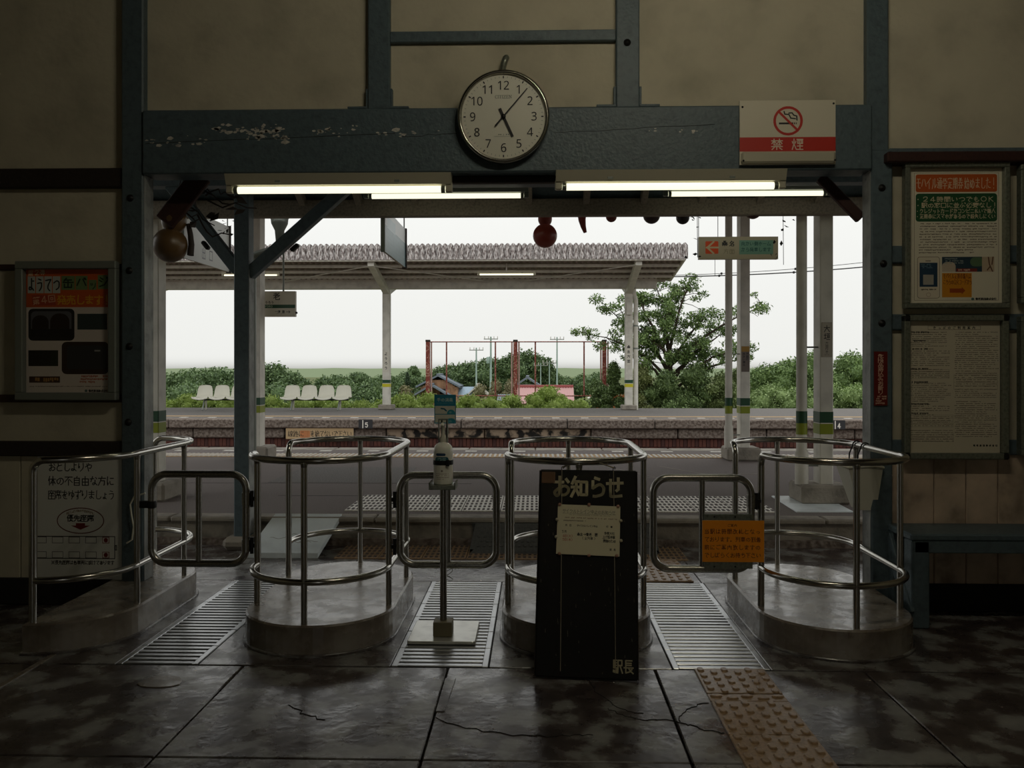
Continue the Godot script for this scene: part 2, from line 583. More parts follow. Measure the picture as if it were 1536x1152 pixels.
	# sill under the wall
	for s in [[-4.4, -2.3], [1.9, 4.4]]:
		var b := setting("baseboard_left" if s[0] < 0 else "baseboard_right")
		block("sill_beam", V(s[0], 0, 4.66), V(s[1], 0.145, 4.77), mats.dark_gap, b, 0.006)
	for s in [["wall_left", -4.5, -4.4], ["wall_right", 4.4, 4.5]]:
		var o := setting(s[0])
		block("plaster_panel", V(s[1], -0.1, -4.0), V(s[2], 3.8, 4.77), mats.plaster, o, 0.0)
	var wb := setting("wall_back")
	for q in [[-4.5, -0.2, -0.1, 3.8], [0.6, 4.5, -0.1, 3.8], [-0.2, 0.6, 2.0, 3.8]]:
		block("plaster_panel", V(q[0], q[2], -4.1), V(q[1], q[3], -4.0), mats.plaster, wb, 0.0)
	block("paving", V(-30, -0.3, -30.0), V(30, -0.02, -4.0), mats.asphalt, setting("ground_forecourt"), 0.0)
	block("boarding", V(-4.5, 3.8, -4.1), V(4.5, 3.95, 4.78), mats.dark_wood, setting("ceiling"), 0.0)

func batten_lamp(at: Vector3, label: String, tube_len: float, house_h: float, dark: bool, energy: float, group: String) -> Node3D:
	var t := thing("fluorescent_lamp", label, "ceiling lamp", at, 0.0, group)
	var hm: Material = mats.grey_metal if dark else mats.cream_metal
	var l := tube_len + 0.07
	var st := begin()
	var prof := PackedVector2Array([Vector2(-0.028, 0), Vector2(0.028, 0), Vector2(0.055, house_h), Vector2(-0.055, house_h)])
	for i in 4:
		var a := prof[i]
		var b := prof[(i + 1) % 4]
		quad(st, Vector3(-l / 2, a.y, a.x), Vector3(l / 2, a.y, a.x), Vector3(l / 2, b.y, b.x), Vector3(-l / 2, b.y, b.x), Vector3(0, (a + b).y / 2 - house_h / 2, (a + b).x / 2))
	for s in [-1, 1]:
		quad(st, Vector3(s * l / 2, prof[0].y, prof[0].x), Vector3(s * l / 2, prof[1].y, prof[1].x), Vector3(s * l / 2, prof[2].y, prof[2].x), Vector3(s * l / 2, prof[3].y, prof[3].x), Vector3(s, 0, 0))
	part("housing", st.commit(), hm, t)
	for s in [-1, 1]:
		block("lamp_holder", Vector3(s * (tube_len / 2 + 0.002), -0.042, -0.014), Vector3(s * (l / 2 + 0.004), 0.01, 0.02), hm, t, 0.005)
		var cl := begin()
		box(cl, Vector3(s * tube_len * 0.28, 0.012, 0.054), Vector3(0.03, 0.014, 0.006), 0.002)
		part("clip", cl.commit(), mats.grey_metal, t)
	part("tube", tube_mesh(PackedVector3Array([Vector3(-tube_len / 2, -0.024, 0), Vector3(tube_len / 2, -0.024, 0)]), 0.019, 14), mats.tube_glow, t)
	for s in [-1, 1]:
		part("tube_cap", tube_mesh(PackedVector3Array([Vector3(s * tube_len / 2, -0.024, 0), Vector3(s * (tube_len / 2 - 0.022), -0.024, 0)]), 0.0195, 14), mats.frame_metal, t)
	var al := AreaLight3D.new()
	al.name = "lamp_light"
	al.area_size = Vector2(tube_len, 0.036)
	al.light_color = Color(1.0, 0.985, 0.86)
	al.light_energy = energy
	al.area_range = 20.0
	al.shadow_enabled = true
	al.position = Vector3(0, -0.046, 0)
	al.rotation.x = -PI / 2
	t.add_child(al, true)
	return t

func room_lamps() -> void:
	batten_lamp(V(-1.0605, 2.282, 4.665), "cream fluorescent batten under the lintel left of the clock, longer in view", 1.15, 0.056, false, 0.05, "fluorescent battens in the gateway")
	batten_lamp(V(0.72, 2.291, 4.665), "cream fluorescent batten under the lintel right of the clock, longer in view", 1.15, 0.056, false, 0.05, "fluorescent battens in the gateway")
	batten_lamp(V(-0.67, 2.612, 6.5), "grey fluorescent batten farther out under the eave, below the clock", 1.165, 0.1, true, 0.05, "fluorescent battens in the gateway")
	batten_lamp(V(1.575, 2.618, 6.5), "grey fluorescent batten farther out under the eave, by the right gate post", 1.165, 0.1, true, 0.05, "fluorescent battens in the gateway")
	# the lamp on the room's own ceiling, above the frame
	var t := thing("ceiling_lamp", "bare twin fluorescent tube lamp on the dark waiting room ceiling", "ceiling lamp", V(0.75, 3.7, 2.3))
	block("housing", Vector3(-0.65, 0.03, -0.07), Vector3(0.65, 0.1, 0.07), mats.cream_metal, t)
	for z in [-0.05, 0.05]:
		part("tube", tube_mesh(PackedVector3Array([Vector3(-0.6, 0, z), Vector3(0.6, 0, z)]), 0.016, 12), mats.tube_glow, t)
	for x in [-0.4, 0.0, 0.4]:
		var l := OmniLight3D.new()
		l.name = "lamp_light"
		l.light_color = Color(1.0, 0.965, 0.86)
		l.light_energy = 0.34
		l.light_size = 0.03
		l.omni_range = 30.0
		l.omni_attenuation = 2.0
		l.shadow_enabled = true
		l.position = Vector3(x, -0.06, 0)
		t.add_child(l, true)

func station_eave() -> void:
	# main roof: slopes down to the eave beam outside the gateway
	var r := setting("ceiling_eave")
	var p0 := V(0, 3.70, 4.78)
	var p1 := V(0, 2.60, 6.98)
	var n := (p1 - p0).normalized()
	var x := -4.6
	var ang := atan2(p0.y - p1.y, p0.z - p1.z)
	for i in 11:
		# boards run along the wall, one above the other
		var a := p0.lerp(p1, i / 11.0)
		var b := p0.lerp(p1, (i + 1) / 11.0)
		var st := begin()
		box(st, (a + b) / 2.0 + Vector3(0, 0.05, 0), Vector3(9.4, 0.02, a.distance_to(b) - 0.006), 0.003, Basis(Vector3.RIGHT, -ang))
		part("soffit_board", st.commit(), mats.blue_wood, r)
	while x < 4.7:
		var st := begin()
		box(st, p0.lerp(p1, 0.5) + Vector3(x, 0.0, 0), Vector3(0.05, 0.08, p0.distance_to(p1)), 0.004, Basis(Vector3.RIGHT, -ang))
		part("rafter", st.commit(), mats.eave_wood, r)
		x += 0.455
	block("eave_beam", V(-4.7, 2.51, 6.9), V(4.7, 2.645, 7.0), mats.eave_wood, r, 0.006)
	var top := begin()
	box(top, p0.lerp(p1, 0.5) + Vector3(0, 0.11, 0), Vector3(9.4, 0.06, p0.distance_to(p1) + 0.1), 0.0, Basis(Vector3.RIGHT, -ang))
	part("roof_covering", top.commit(), mats.under_roof, r)
	# the free-standing post with its braces, and the beam it carries
	var t := thing("timber_post", "dark blue timber post with a Y of braces, standing at the platform step", "post", V(-2.104, 0, 6.2))
	block("post", V(-0.053, 0.05, -0.055), V(0.053, 2.6, 0.065), mats.blue_wood, t, 0.006)
	block("daylit_worn_facing", V(0.052, 0.1, -0.05), V(0.056, 2.0, 0.06), mats.daylit_worn_paint, t, 0.001)  # worn side of the post, with daylight put into its colour
	block("footing_stone", V(-0.12, 0, -0.12), V(0.1, 0.09, 0.1), mats.concrete, t, 0.03)
	block("beam", V(-1.5, 2.6, -0.06), V(4.6, 2.74, 0.07), mats.blue_wood, t, 0.006)
	for s in [[-1, 0.53, 2.0], [1, 0.78, 1.97]]:
		var a := V(s[0] * 0.04, s[2], 0)
		var b := V(s[0] * s[1] * 1.0, 2.62, 0)
		var st := begin()
		var dir := (b - a).normalized()
		box(st, (a + b) / 2.0, Vector3(a.distance_to(b), 0.085, 0.08), 0.005, Basis(dir, Vector3(-dir.y, dir.x, 0), Vector3(0, 0, 1)))
		part("brace", st.commit(), mats.blue_wood, t)
		var nt := begin()
		box(nt, a.lerp(b, 0.38) + Vector3(s[0] * 0.05, -0.055, 0), Vector3(0.07, 0.03, 0.05), 0.008, Basis(dir, Vector3(-dir.y, dir.x, 0), Vector3(0, 0, 1)))
		part("bracket", nt.commit(), mats.black_iron, t)

# ---- platforms
func platform_near() -> void:
	var p := setting("floor_platform")
	block("asphalt", V(-14, -0.9, 6.42), V(14, 0.205, 11.5), mats.asphalt, p, 0.0)
	# kerb: nosing, face, plinth
	block("kerb_face", V(-14, -0.1, 6.30), V(14, 0.172, 6.43), mats.concrete, p, 0.0)
	block("kerb_plinth", V(-14, -0.1, 6.28), V(14, 0.055, 6.31), mats.stone, p, 0.004)
	var x := -6.0
	var g := rng(3)
	while x < 6.0:
		var w := g.randf_range(1.3, 1.9)
		block("kerb_stone", V(x + 0.003, 0.168, 6.262), V(x + w - 0.003, 0.21, 6.43), mats.concrete, p, 0.012)
		x += w
	# two rows of pale tactile slabs
	for row in 2:
		for i in 11:
			var t := part("tactile_tile", box_mesh(Vector3(0.291, 0.012, 0.392), 0.003), mats.tile_pale, p, V(-1.31 + i * 0.2985, 0.207, 6.765 + row * 0.4))
			var st := begin()
			for a in 8:
				for b in 3:
					box(st, Vector3(-0.126 + a * 0.036, 0.007, -0.13 + b * 0.13), Vector3(0.019, 0.007, 0.062), 0.002)
			stuff(part("stud", st.commit(), mats.stud_shade, t))  # studs coloured dark as painted dot shadows
	var sl := slab_mesh(PackedVector2Array([Vector2(2.0, -6.6), Vector2(2.43, -6.6), Vector2(2.47, -7.4), Vector2(2.03, -7.4)]), 0.2, 0.214, 0.004)
	part("paving_slab", sl, mats.pale_concrete, p, Vector3(-0.03, 0, 0))
	# ribbed warning strip and the coping along the track edge
	for i in 36:
		var t := part("tactile_tile", box_mesh(Vector3(0.296, 0.012, 0.4), 0.003), mats.tile_yellow, p, V(-5.6 + i * 0.3, 0.205, 10.75))
		if i < 60:
			var st := begin()
			for a in 5:
				box(st, Vector3(-0.118 + a * 0.059, 0.008, 0), Vector3(0.028, 0.008, 0.36), 0.003)
			stuff(part("ridge", st.commit(), mats.white_paint, t))
	for i in 20:
		block("coping_stone", V(-9 + i * 0.9 + 0.004, -0.1, 11.5), V(-9 + (i + 1) * 0.9 - 0.004, 0.207, 11.86), mats.concrete, p, 0.012)
		if i % 2 == 0 or true:
			block("white_dash", V(-8.6 + i * 0.64, 0.2, 11.3), V(-8.6 + i * 0.64 + 0.15, 0.2085, 11.42), mats.white_paint, p, 0.0)
	# old seams and chalky lines in the asphalt
	var seam := begin()
	for s in [[-3.5, 8.15, -0.6, 8.1], [-2.2, 7.35, -1.5, 7.33]]:
		span(seam, V(s[0], 0.2, s[1]), V(s[2], 0.2062, s[1] + 0.012))
	part("seam", seam.commit(), mats.dark_gap, p)
	var line := begin()
	for s in [[0.62, 10.0, 1.25, 8.55], [1.25, 8.55, 2.0, 8.7], [1.35, 9.7, 1.75, 8.95], [1.75, 8.95, 2.3, 9.0]]:
		var a := V(s[0], 0.2055, s[1])
		var b := V(s[2], 0.2055, s[3])
		var dir := (b - a).normalized()
		box(line, (a + b) / 2, Vector3(a.distance_to(b), 0.002, 0.02), 0.0, Basis(dir, Vector3.UP, dir.cross(Vector3.UP)))
	part("worn_line", line.commit(), mats.concrete, p)
	block("patch", V(-2.55, 0.2, 8.2), V(-1.3, 0.2065, 9.5), mats.asphalt_far, p, 0.0)

func track_bed() -> void:
	var g := setting("ground_track")
	block("ballast", V(-40, -1.4, 11.8), V(40, -0.85, 18.6), mats.ballast, g, 0.0)
	for d in [13.0, 16.8]:
		for s in [-0.53, 0.53]:
			var st := begin()
			span(st, V(-40, -0.85, d + s - 0.03), V(40, -0.72, d + s + 0.03), 0.01)
			part("rail", st.commit(), mats.rust_red, g)

func platform_far() -> void:
	var p := setting("floor_far_platform")
	block("asphalt", V(-30, -1.0, 18.75), V(30, 0.203, 23.9), mats.asphalt_far, p, 0.0)
	var g := rng(8)
	var x := -14.0
	var k := 0
	while x < 14.0:
		var w := 2.05 + g.randf_range(-0.25, 0.25)
		block("coping_stone", V(x + 0.01, 0.015, 18.4 + g.randf_range(0, 0.03)), V(x + w - 0.01, 0.208, 18.95), mats.stone, p, 0.02)
		block("facing_stone", V(x + 0.5 + 0.012, -0.2, 18.5 + g.randf_range(0, 0.03)), V(x + w + 0.5 - 0.012, 0.005, 18.8), mats.stained if x > -4.7 and x < 0.2 else mats.stone, p, 0.02)
		x += w
	block("white_line", V(-30, 0.2, 19.55), V(30, 0.2085, 19.75), mats.tile_yellow, p, 0.0)
	for i in 44:
		block("white_dash", V(-13.6 + i * 0.635, 0.2, 18.98), V(-13.6 + i * 0.635 + 0.16, 0.2105, 19.12), mats.white_paint, p, 0.0)
	block("backing", V(-30, -1.0, 18.64), V(30, 0.0, 18.76), mats.mortar, p, 0.0)
	# the brick courses under the stones: soldiers, then stretchers
	for dark in 2:
		var st := begin()
		for i in 300:
			if (i * 7 + i / 3) % 2 == dark:
				box(st, V(-12 + i * 0.08, -0.295, 18.6 + g.randf_range(0, 0.012)), Vector3(0.07, 0.17, 0.08), 0.0)
		for row in 6:
			for i in 110:
				if (i * 5 + row) % 2 == dark:
					box(st, V(-12 + i * 0.22 + (row % 2) * 0.11, -0.42 - row * 0.075, 18.61 + g.randf_range(0, 0.01)), Vector3(0.208, 0.064, 0.08), 0.0)
		stuff(part("brick", st.commit(), mats.brick_dark if dark else mats.brick, p))
	# painted notice on the facing, distance marks on the coping
	var im := paper(760, 128, Color(0.70, 0.60, 0.46))
	rounded(im, Rect2(160, 30, 110, 85), 10, Color(0.72, 0.47, 0.3))
	write(im, "線路に", Vector2(22, 34), Vector2(58, 66), Vector2(62, 0), 6, Color(0.2, 0.17, 0.14))
	write(im, "ゴミ", Vector2(205, 34), Vector2(48, 66), Vector2(60, 0), 4, Color(0.62, 0.42, 0.28))
	write(im, "を捨てないで下さい", Vector2(276, 32), Vector2(46, 70), Vector2(52, 0), 6, Color(0.2, 0.17, 0.14))
	var s := part("track_notice", printed(1.46, 0.235, 0.02, print_of(im, 0.9), mats.concrete), null, self, V(-4.62, -0.1, 18.465))
	tag(s, "long weathered tan notice with black brushed characters on the far platform's edge", "sign")
	for m in [[-3.62, "5"], [6.36, "4"]]:
		var im2 := paper(96, 64, Color(0.2, 0.2, 0.21))
		im2.fill_rect(Rect2i(26, 4, 7, 58), Color(0.88, 0.86, 0.82))
		write(im2, m[1], Vector2(44, 22), Vector2(22, 34), Vector2.ZERO, 6, Color(0.88, 0.86, 0.82))
		part("distance_mark", printed(0.3, 0.19, 0.006, print_of(im2, 0.9), mats.dark_gap), null, p, V(m[0], 0.11, 18.395))
	# two rows of seats
	for b in [[-5.74, 22.6, "right row of four pale bucket seats on the far platform, fully in view"], [-8.07, 22.6, "left row of pale bucket seats on the far platform, partly behind the timber post"]]:
		var t := thing("seat_row", b[2], "bench", V(b[0], 0.204, b[1]), 0.0, "seat rows on the far platform")
		for i in 4:
			part("seat", seat_shell(), mats.white_plastic, t, Vector3(-0.68 + i * 0.455, 0.3, 0))
		block("seat_beam", Vector3(-0.85, 0.25, -0.04), Vector3(0.85, 0.29, 0.04), mats.black_iron, t)
		for sx in [-0.62, 0.62]:
			for sz in [-0.14, 0.12]:
				rod("leg", Vector3(sx - 0.03, 0, sz), Vector3(sx, 0.27, sz * 0.4), 0.022, mats.white_plastic if sz < 0 else mats.grey_metal, t, 8)

func seat_shell() -> ArrayMesh:
	if mats.has("seat_shell"):
		return mats.seat_shell
	# a moulded seat: a sheet swept from the front lip over the pan up the back
	var prof := [Vector3(0.0, -0.02, 0.26), Vector3(0, 0.02, 0.24), Vector3(0, 0.0, 0.05), Vector3(0, 0.01, -0.1), Vector3(0, 0.09, -0.17), Vector3(0, 0.24, -0.2), Vector3(0, 0.32, -0.215), Vector3(0, 0.35, -0.22)]
	var half := [0.2, 0.222, 0.222, 0.222, 0.21, 0.195, 0.17, 0.12]
	var st := begin()
	var rows := []
	for i in prof.size():
		var row := []
		for k in 9:
			var u := k / 4.0 - 1.0
			row.append(prof[i] + Vector3(u * half[i], 0.035 * u * u if i < 4 else 0.0, 0.04 * u * u if i >= 4 else 0.0))
		rows.append(row)
	for i in prof.size() - 1:
		for k in 8:
			quad(st, rows[i][k], rows[i][k + 1], rows[i + 1][k + 1], rows[i + 1][k], Vector3(0, 1, 1))
			var dn := Vector3(0, -0.012, -0.012)
			quad(st, rows[i][k] + dn, rows[i][k + 1] + dn, rows[i + 1][k + 1] + dn, rows[i + 1][k] + dn, Vector3(0, -1, -1))
	mats.seat_shell = st.commit()
	return mats.seat_shell

func far_canopy() -> void:
	var c := thing("platform_canopy", "long corrugated platform canopy on white posts across the tracks", "canopy", V(0, 0.204, 23.0))
	c.set_meta("kind", "structure")
	# all in the canopy's own axes: z = 0 at the posts, +z towards the station
	var x0 := -16.0
	var x1 := 3.62
	block("ridge_beam", Vector3(x0, 3.2, -0.1), Vector3(3.2, 3.5, 0.1), mats.post_white, c, 0.01)
	var eave := Vector3(0, 3.69, 2.3)
	var valley := Vector3(0, 3.40, 0.0)
	# corrugated sheet, one wave after another, and its fringe
	var pitch := 0.142
	var n := int((x1 - x0) / pitch)
	var st := begin()
	for side in [1.0, -1.0]:
		for i in n * 6:
			var xa := x0 + i * pitch / 6.0
			var xb := xa + pitch / 6.0
			var ya := 0.022 * sin(TAU * i / 6.0) + 0.06
			var yb := 0.022 * sin(TAU * (i + 1) / 6.0) + 0.06
			var va := Vector3(xa, valley.y + ya, 0)
			var vb := Vector3(xb, valley.y + yb, 0)
			var ea := Vector3(xa, eave.y + ya, eave.z * side)
			var eb := Vector3(xb, eave.y + yb, eave.z * side)
			quad(st, va, vb, eb, ea, Vector3.UP)
	part("roof_sheet", st.commit(), mats.under_roof, c)
	# fringe: fluted sheets hung along the front eave
	var per := 6
	var wave := 0.136
	var sheets := int(ceil((x1 + 12.0) / (wave * per)))
	for s in sheets:
		st = begin()
		for i in per * 10:
			var a0 := i / 10.0
			var a1 := (i + 1) / 10.0
			var q := []
			for a in [a0, a1]:
				var xx: float = x1 - (s * per + a) * wave
				var bulge: float = absf(sin(PI * a)) * 0.06
				var crest: float = absf(sin(PI * a)) * 0.05
				for lv in [[0.0, 0.0], [0.27, 0.0], [0.34, -0.035], [0.345 + crest, -0.09]]:
					q.append([Vector3(xx, eave.y + lv[0], eave.z + 0.05 + bulge + lv[1]), Vector3(cos(PI * fmod(a, 1.0)) * -0.75, 0.15, 1.0).normalized(), Vector2(xx * 1.6, lv[0] * 0.35 + s * 0.3)])
			for lv in 3:
				smooth(st, q[lv], q[lv + 1], q[lv + 5])
				smooth(st, q[lv], q[lv + 5], q[lv + 4])
		part("corrugated_sheet", st.commit(), mats.asbestos, c)
	block("eave_batten", Vector3(x0, eave.y - 0.035, eave.z - 0.02), Vector3(x1 - 0.05, eave.y + 0.005, eave.z + 0.05), mats.post_white, c, 0.004)
	for k in [0.25, 0.5, 0.75]:
		var y := lerpf(valley.y, eave.y, k)
		block("purlin", Vector3(x0, y - 0.04, eave.z * k - 0.03), Vector3(x1 - 0.1, y + 0.03, eave.z * k + 0.03), mats.post_white, c, 0.004)
		block("purlin", Vector3(x0, y - 0.04, -eave.z * k - 0.03), Vector3(x1 - 0.1, y + 0.03, -eave.z * k + 0.03), mats.post_white, c, 0.004)
	var barge := begin()
	for s in [1.0, -1.0]:
		var a := Vector3(x1 - 0.06, valley.y + 0.04, 0)
		var b := Vector3(x1 - 0.06, eave.y + 0.04, eave.z * s)
		var dir := (b - a).normalized()
		box(barge, (a + b) / 2.0, Vector3(0.05, 0.1, a.distance_to(b)), 0.0, Basis(Vector3.RIGHT, dir.cross(Vector3.RIGHT), dir))
	part("barge_board", barge.commit(), mats.post_white, c)
	for x in [-3.96, 2.468, -10.4]:
		block("post", Vector3(x - 0.1, 0.0, -0.1), Vector3(x + 0.1, 3.25, 0.1), mats.post_white, c, 0.012)
		block("post_footing", Vector3(x - 0.2, 0.0, -0.2), Vector3(x + 0.2, 0.13, 0.2), mats.concrete, c, 0.02)
		block("green_band", Vector3(x - 0.103, 0.695, -0.103), Vector3(x + 0.103, 0.8, 0.103), mats.green, c, 0.012)
		block("yellow_band", Vector3(x - 0.103, 0.59, -0.103), Vector3(x + 0.103, 0.695, 0.103), mats.yellow, c, 0.012)
		for s in [1.0, -1.0]:
			var a := Vector3(x, 3.12, 0)
			var b := Vector3(x, eave.y - 0.06, (eave.z - 0.05) * s)
			var dir := (b - a).normalized()
			st = begin()
			box(st, (a + b) / 2.0, Vector3(0.16, 0.16, a.distance_to(b)), 0.01, Basis(Vector3.RIGHT, dir.cross(Vector3.RIGHT), dir))
			part("arm", st.commit(), mats.post_white, c)
	# pipe down the right-hand post
	part("drain_pipe", tube_mesh(PackedVector3Array([Vector3(2.58, 3.2, 0.15), Vector3(2.6, 3.05, 0.05), Vector3(2.655, 2.9, 0), Vector3(2.655, 0.0, 0)]), 0.062, 10), mats.post_white, c)
	for y in [1.6, 2.2]:
		part("pipe_clip", tube_mesh(PackedVector3Array([Vector3(2.655, y, 0), Vector3(2.655, y + 0.04, 0)]), 0.068, 10), mats.grey_metal, c)
	block("switch_box", Vector3(2.39, 2.5, 0.1), Vector3(2.53, 2.85, 0.17), mats.post_white, c, 0.01)
	# wind braces under the sheet
	for s in [[-3.96, 1.0, -1.2, 0.1], [-3.96, 1.0, -6.8, 0.1], [2.4, 1.0, -0.4, 0.1]]:
		rod("tie_rod", Vector3(s[0], eave.y - 0.12, eave.z * 0.95), Vector3(s[2], valley.y - 0.02, 0.15), 0.012, mats.post_white, c, 6)
	# letters running down the posts
	for m in [[-3.96, "ようろう", 1.12, 0.12, 0.95], [2.46, "桑名方面", 1.3, 0.1, 0.5]]:
		var im := paper(64, 256, Color(0.82, 0.8, 0.75))
		write(im, m[1], Vector2(14, 14), Vector2(34, 34), Vector2(0, 58), 5, Color(0.14, 0.14, 0.14))
		part("name_strip", printed(0.14, 0.55, 0.006, print_of(im), mats.body_white), null, c, Vector3(m[0], m[2] + 0.15, 0.104))
	# lamps slung under the purlins
	for x in [-0.705, -7.02]:
		var t := batten_lamp(V(x, 3.62, 21.2), "distant fluorescent batten under the far canopy, between its two white posts" if x > -3 else "distant fluorescent batten under the far canopy, behind the timber post", 1.36, 0.05, false, 0.05, "fluorescent battens of the far canopy")
		rod("hanger", Vector3(0, 0.05, 0), Vector3(0, 0.24, 0), 0.02, mats.post_white, t, 6)

func banded_post(called: String, x0: float, x1: float, d0: float, d1: float, label: String) -> Node3D:
	var t := thing(called, label, "post", V((x0 + x1) / 2, 0.204, (d0 + d1) / 2), 0.0)
	var hx := (x1 - x0) / 2
	var hz := (d1 - d0) / 2
	block("footing_block", Vector3(-0.225, 0, -0.2), Vector3(0.17, 0.155, 0.18), mats.concrete, t, 0.02)
	block("shaft", Vector3(-hx, 0.15, -hz), Vector3(hx, 3.3, hz), mats.post_white, t, 0.006)
	block("green_band", Vector3(-hx - 0.002, 0.645, -hz - 0.002), Vector3(hx + 0.002, 0.742, hz + 0.002), mats.green, t, 0.006)
	block("lime_band", Vector3(-hx - 0.002, 0.553, -hz - 0.002), Vector3(hx + 0.002, 0.645, hz + 0.002), mats.lime, t, 0.006)
	return t

func drain_pipe(x: float, d: float, r: float, label: String) -> void:
	var t := thing("drain_pipe", label, "pipe", V(x, 0.204, d))
	part("pipe", lathe(PackedVector2Array([Vector2(r, 3.3), Vector2(r, 0.42), Vector2(r * 1.25, 0.40), Vector2(r * 1.25, 0.15)]), 20), mats.post_white, t)
	part("green_band", lathe(PackedVector2Array([Vector2(r + 0.002, 0.742), Vector2(r + 0.002, 0.645)]), 20), mats.green, t)
	part("lime_band", lathe(PackedVector2Array([Vector2(r + 0.002, 0.645), Vector2(r + 0.002, 0.553)]), 20), mats.lime, t)
	for y in [1.26, 0.3]:
		rod("pipe_bracket", Vector3(0, y, 0), Vector3(0.17, y, 0), 0.008, mats.grey_metal, t, 6)

func platform_posts() -> void:
	var r := setting("ceiling_platform")
	block("canopy_roof", V(-9, 3.5, 6.9), V(9, 3.58, 12.2), mats.under_roof, r, 0.0)
	for d in [7.13, 10.4]:
		block("canopy_beam", V(-9, 3.36, d - 0.08), V(9, 3.5, d + 0.08), mats.post_white, r, 0.01)
	var a := banded_post("canopy_post", 2.294, 2.40, 7.05, 7.22, "near white square canopy post with a black place name strip, right side")
	var im := paper(128, 420, Color(0.66, 0.63, 0.57))
	outline(im, Rect2(2, 2, 124, 416), 2, Color(0.52, 0.49, 0.44))
	write(im, "大垣", Vector2(30, 40), Vector2(70, 76), Vector2(0, 96), 9, Color(0.13, 0.13, 0.13))
	write(im, "方面行き", Vector2(48, 236), Vector2(34, 30), Vector2(0, 36), 3.4, Color(0.2, 0.2, 0.2))
	write(im, "RYO", Vector2(36, 386), Vector2(16, 16), Vector2(20, 0), 2.0, Color(0.35, 0.35, 0.33))
	part("name_strip", printed(0.082, 0.28, 0.003, print_of(im), mats.body_white), null, a, Vector3(0.0, 1.32, 0.088))
	drain_pipe(2.162, 7.1, 0.042, "round white drain pipe beside the near right canopy post")
	var b := banded_post("canopy_post", 2.423, 2.533, 10.3, 10.5, "farther white square canopy post with a yellow topped strip, right side")
	im = paper(110, 330, Color(0.42, 0.38, 0.35))
	im.fill_rect(Rect2i(0, 0, 110, 70), Color(0.62, 0.48, 0.2))
	write(im, "方面行", Vector2(66, 84), Vector2(28, 28), Vector2(0, 36), 4, Color(0.1, 0.1, 0.12))
	write(im, "向かい側の", Vector2(22, 84), Vector2(26, 28), Vector2(0, 36), 4, Color(0.1, 0.1, 0.12))
	part("name_strip", printed(0.095, 0.3, 0.003, print_of(im), mats.body_white), null, b, Vector3(0, 1.2, 0.104))
	drain_pipe(2.294, 10.35, 0.042, "round white drain pipe beside the farther right canopy post")
	banded_post("canopy_post", -3.26, -3.10, 7.05, 7.2, "white square canopy post seen just inside the left gate jamb")
	banded_post("canopy_post", -3.41, -3.30, 10.3, 10.5, "white square canopy post seen behind the dark timber post")
	# rain hopper and elbow on the pipe behind the timber post
	var t := thing("rain_hopper", "dark rain hopper with a bent pipe by the timber post's right brace", "gutter", V(-2.17, 2.37, 7.3))
	part("hopper", lathe(PackedVector2Array([Vector2(0.0, 0.2), Vector2(0.075, 0.2), Vector2(0.07, 0.15), Vector2(0.04, 0.09), Vector2(0.032, 0.0), Vector2(0, 0)]), 14), mats.grey_metal, t)
	part("elbow", tube_mesh(PackedVector3Array([Vector3(0, 0.02, 0), Vector3(0, -0.03, 0), Vector3(-0.03, -0.06, 0), Vector3(-0.2, -0.11, 0), Vector3(-0.23, -0.15, 0), Vector3(-0.23, -2.168, 0)]), 0.03, 10), mats.grey_metal, t)
	part("hopper_strap", box_mesh(Vector3(0.16, 0.04, 0.02), 0.004), mats.grey_metal, t, Vector3(0, 0.21, 0))

# ---- ticket gates
const RING := 0.327
const D_FRONT := 4.2
const D_BACK := 4.8
const RAIL_Y := 0.875
const LOW_Y := 0.328
const TOP_Y := 0.14

func arc(c: Vector3, u: Vector3, v: Vector3, r: float, a0: float, a1: float, n: int, out: PackedVector3Array) -> void:
	for i in n + 1:
		var a := lerpf(a0, a1, float(i) / n)
		out.append(c + (u * cos(a) + v * sin(a)) * r)

func ring_path(y: float, legs: bool, half: bool) -> PackedVector3Array:
	# around the island from its left back corner over the right to its left front corner; in the island's axes, whose origin lies at its middle
	var mid := (D_FRONT + D_BACK) / 2.0
	var zb := -(D_BACK - mid)
	var zf := mid - D_FRONT
	var p := PackedVector3Array()
	var X := Vector3.RIGHT
	var Z := Vector3(0, 0, 1)
	var b := 0.055
	if half:
		# the first island: a quarter turn at each end, its legs on the cut side
		if legs:
			p.append(Vector3(0.0, TOP_Y, zb - RING))
			arc(Vector3(b, y - b, zb - RING), X, Vector3.UP, b, PI, PI / 2, 6, p)
		else:
			p.append(Vector3(0.0, y, zb - RING))
		arc(Vector3(0, y, zb), X, Z, RING, -PI / 2 + (0.25 if legs else 0.1), 0, 12, p)
		arc(Vector3(0, y, zf), X, Z, RING, 0, PI / 2 - (0.25 if legs else 0.1), 12, p)
		if legs:
			arc(Vector3(b, y - b, zf + RING), X, Vector3.UP, b, PI / 2, PI, 6, p)
			p.append(Vector3(0.0, TOP_Y, zf + RING))
		else:
			p.append(Vector3(0.0, y, zf + RING))
		return p
	if legs:
		p.append(Vector3(-RING, TOP_Y, zb + 0.03))
		arc(Vector3(-RING, y - b, zb + 0.03 - b), Z, Vector3.UP, b, 0, PI / 2, 6, p)
	else:
		p.append(Vector3(-RING, y, zb + 0.03))
	arc(Vector3(0, y, zb), X, Z, RING, -PI + 0.12, 0, 22, p)
	arc(Vector3(0, y, zf), X, Z, RING, 0, PI - 0.12, 22, p)
	if legs:
		arc(Vector3(-RING, y - b, zf - 0.03 + b), Z, Vector3.UP, b, PI / 2, PI, 6, p)
		p.append(Vector3(-RING, TOP_Y, zf - 0.03))
	else:
		p.append(Vector3(-RING, y, zf - 0.03))
	return p

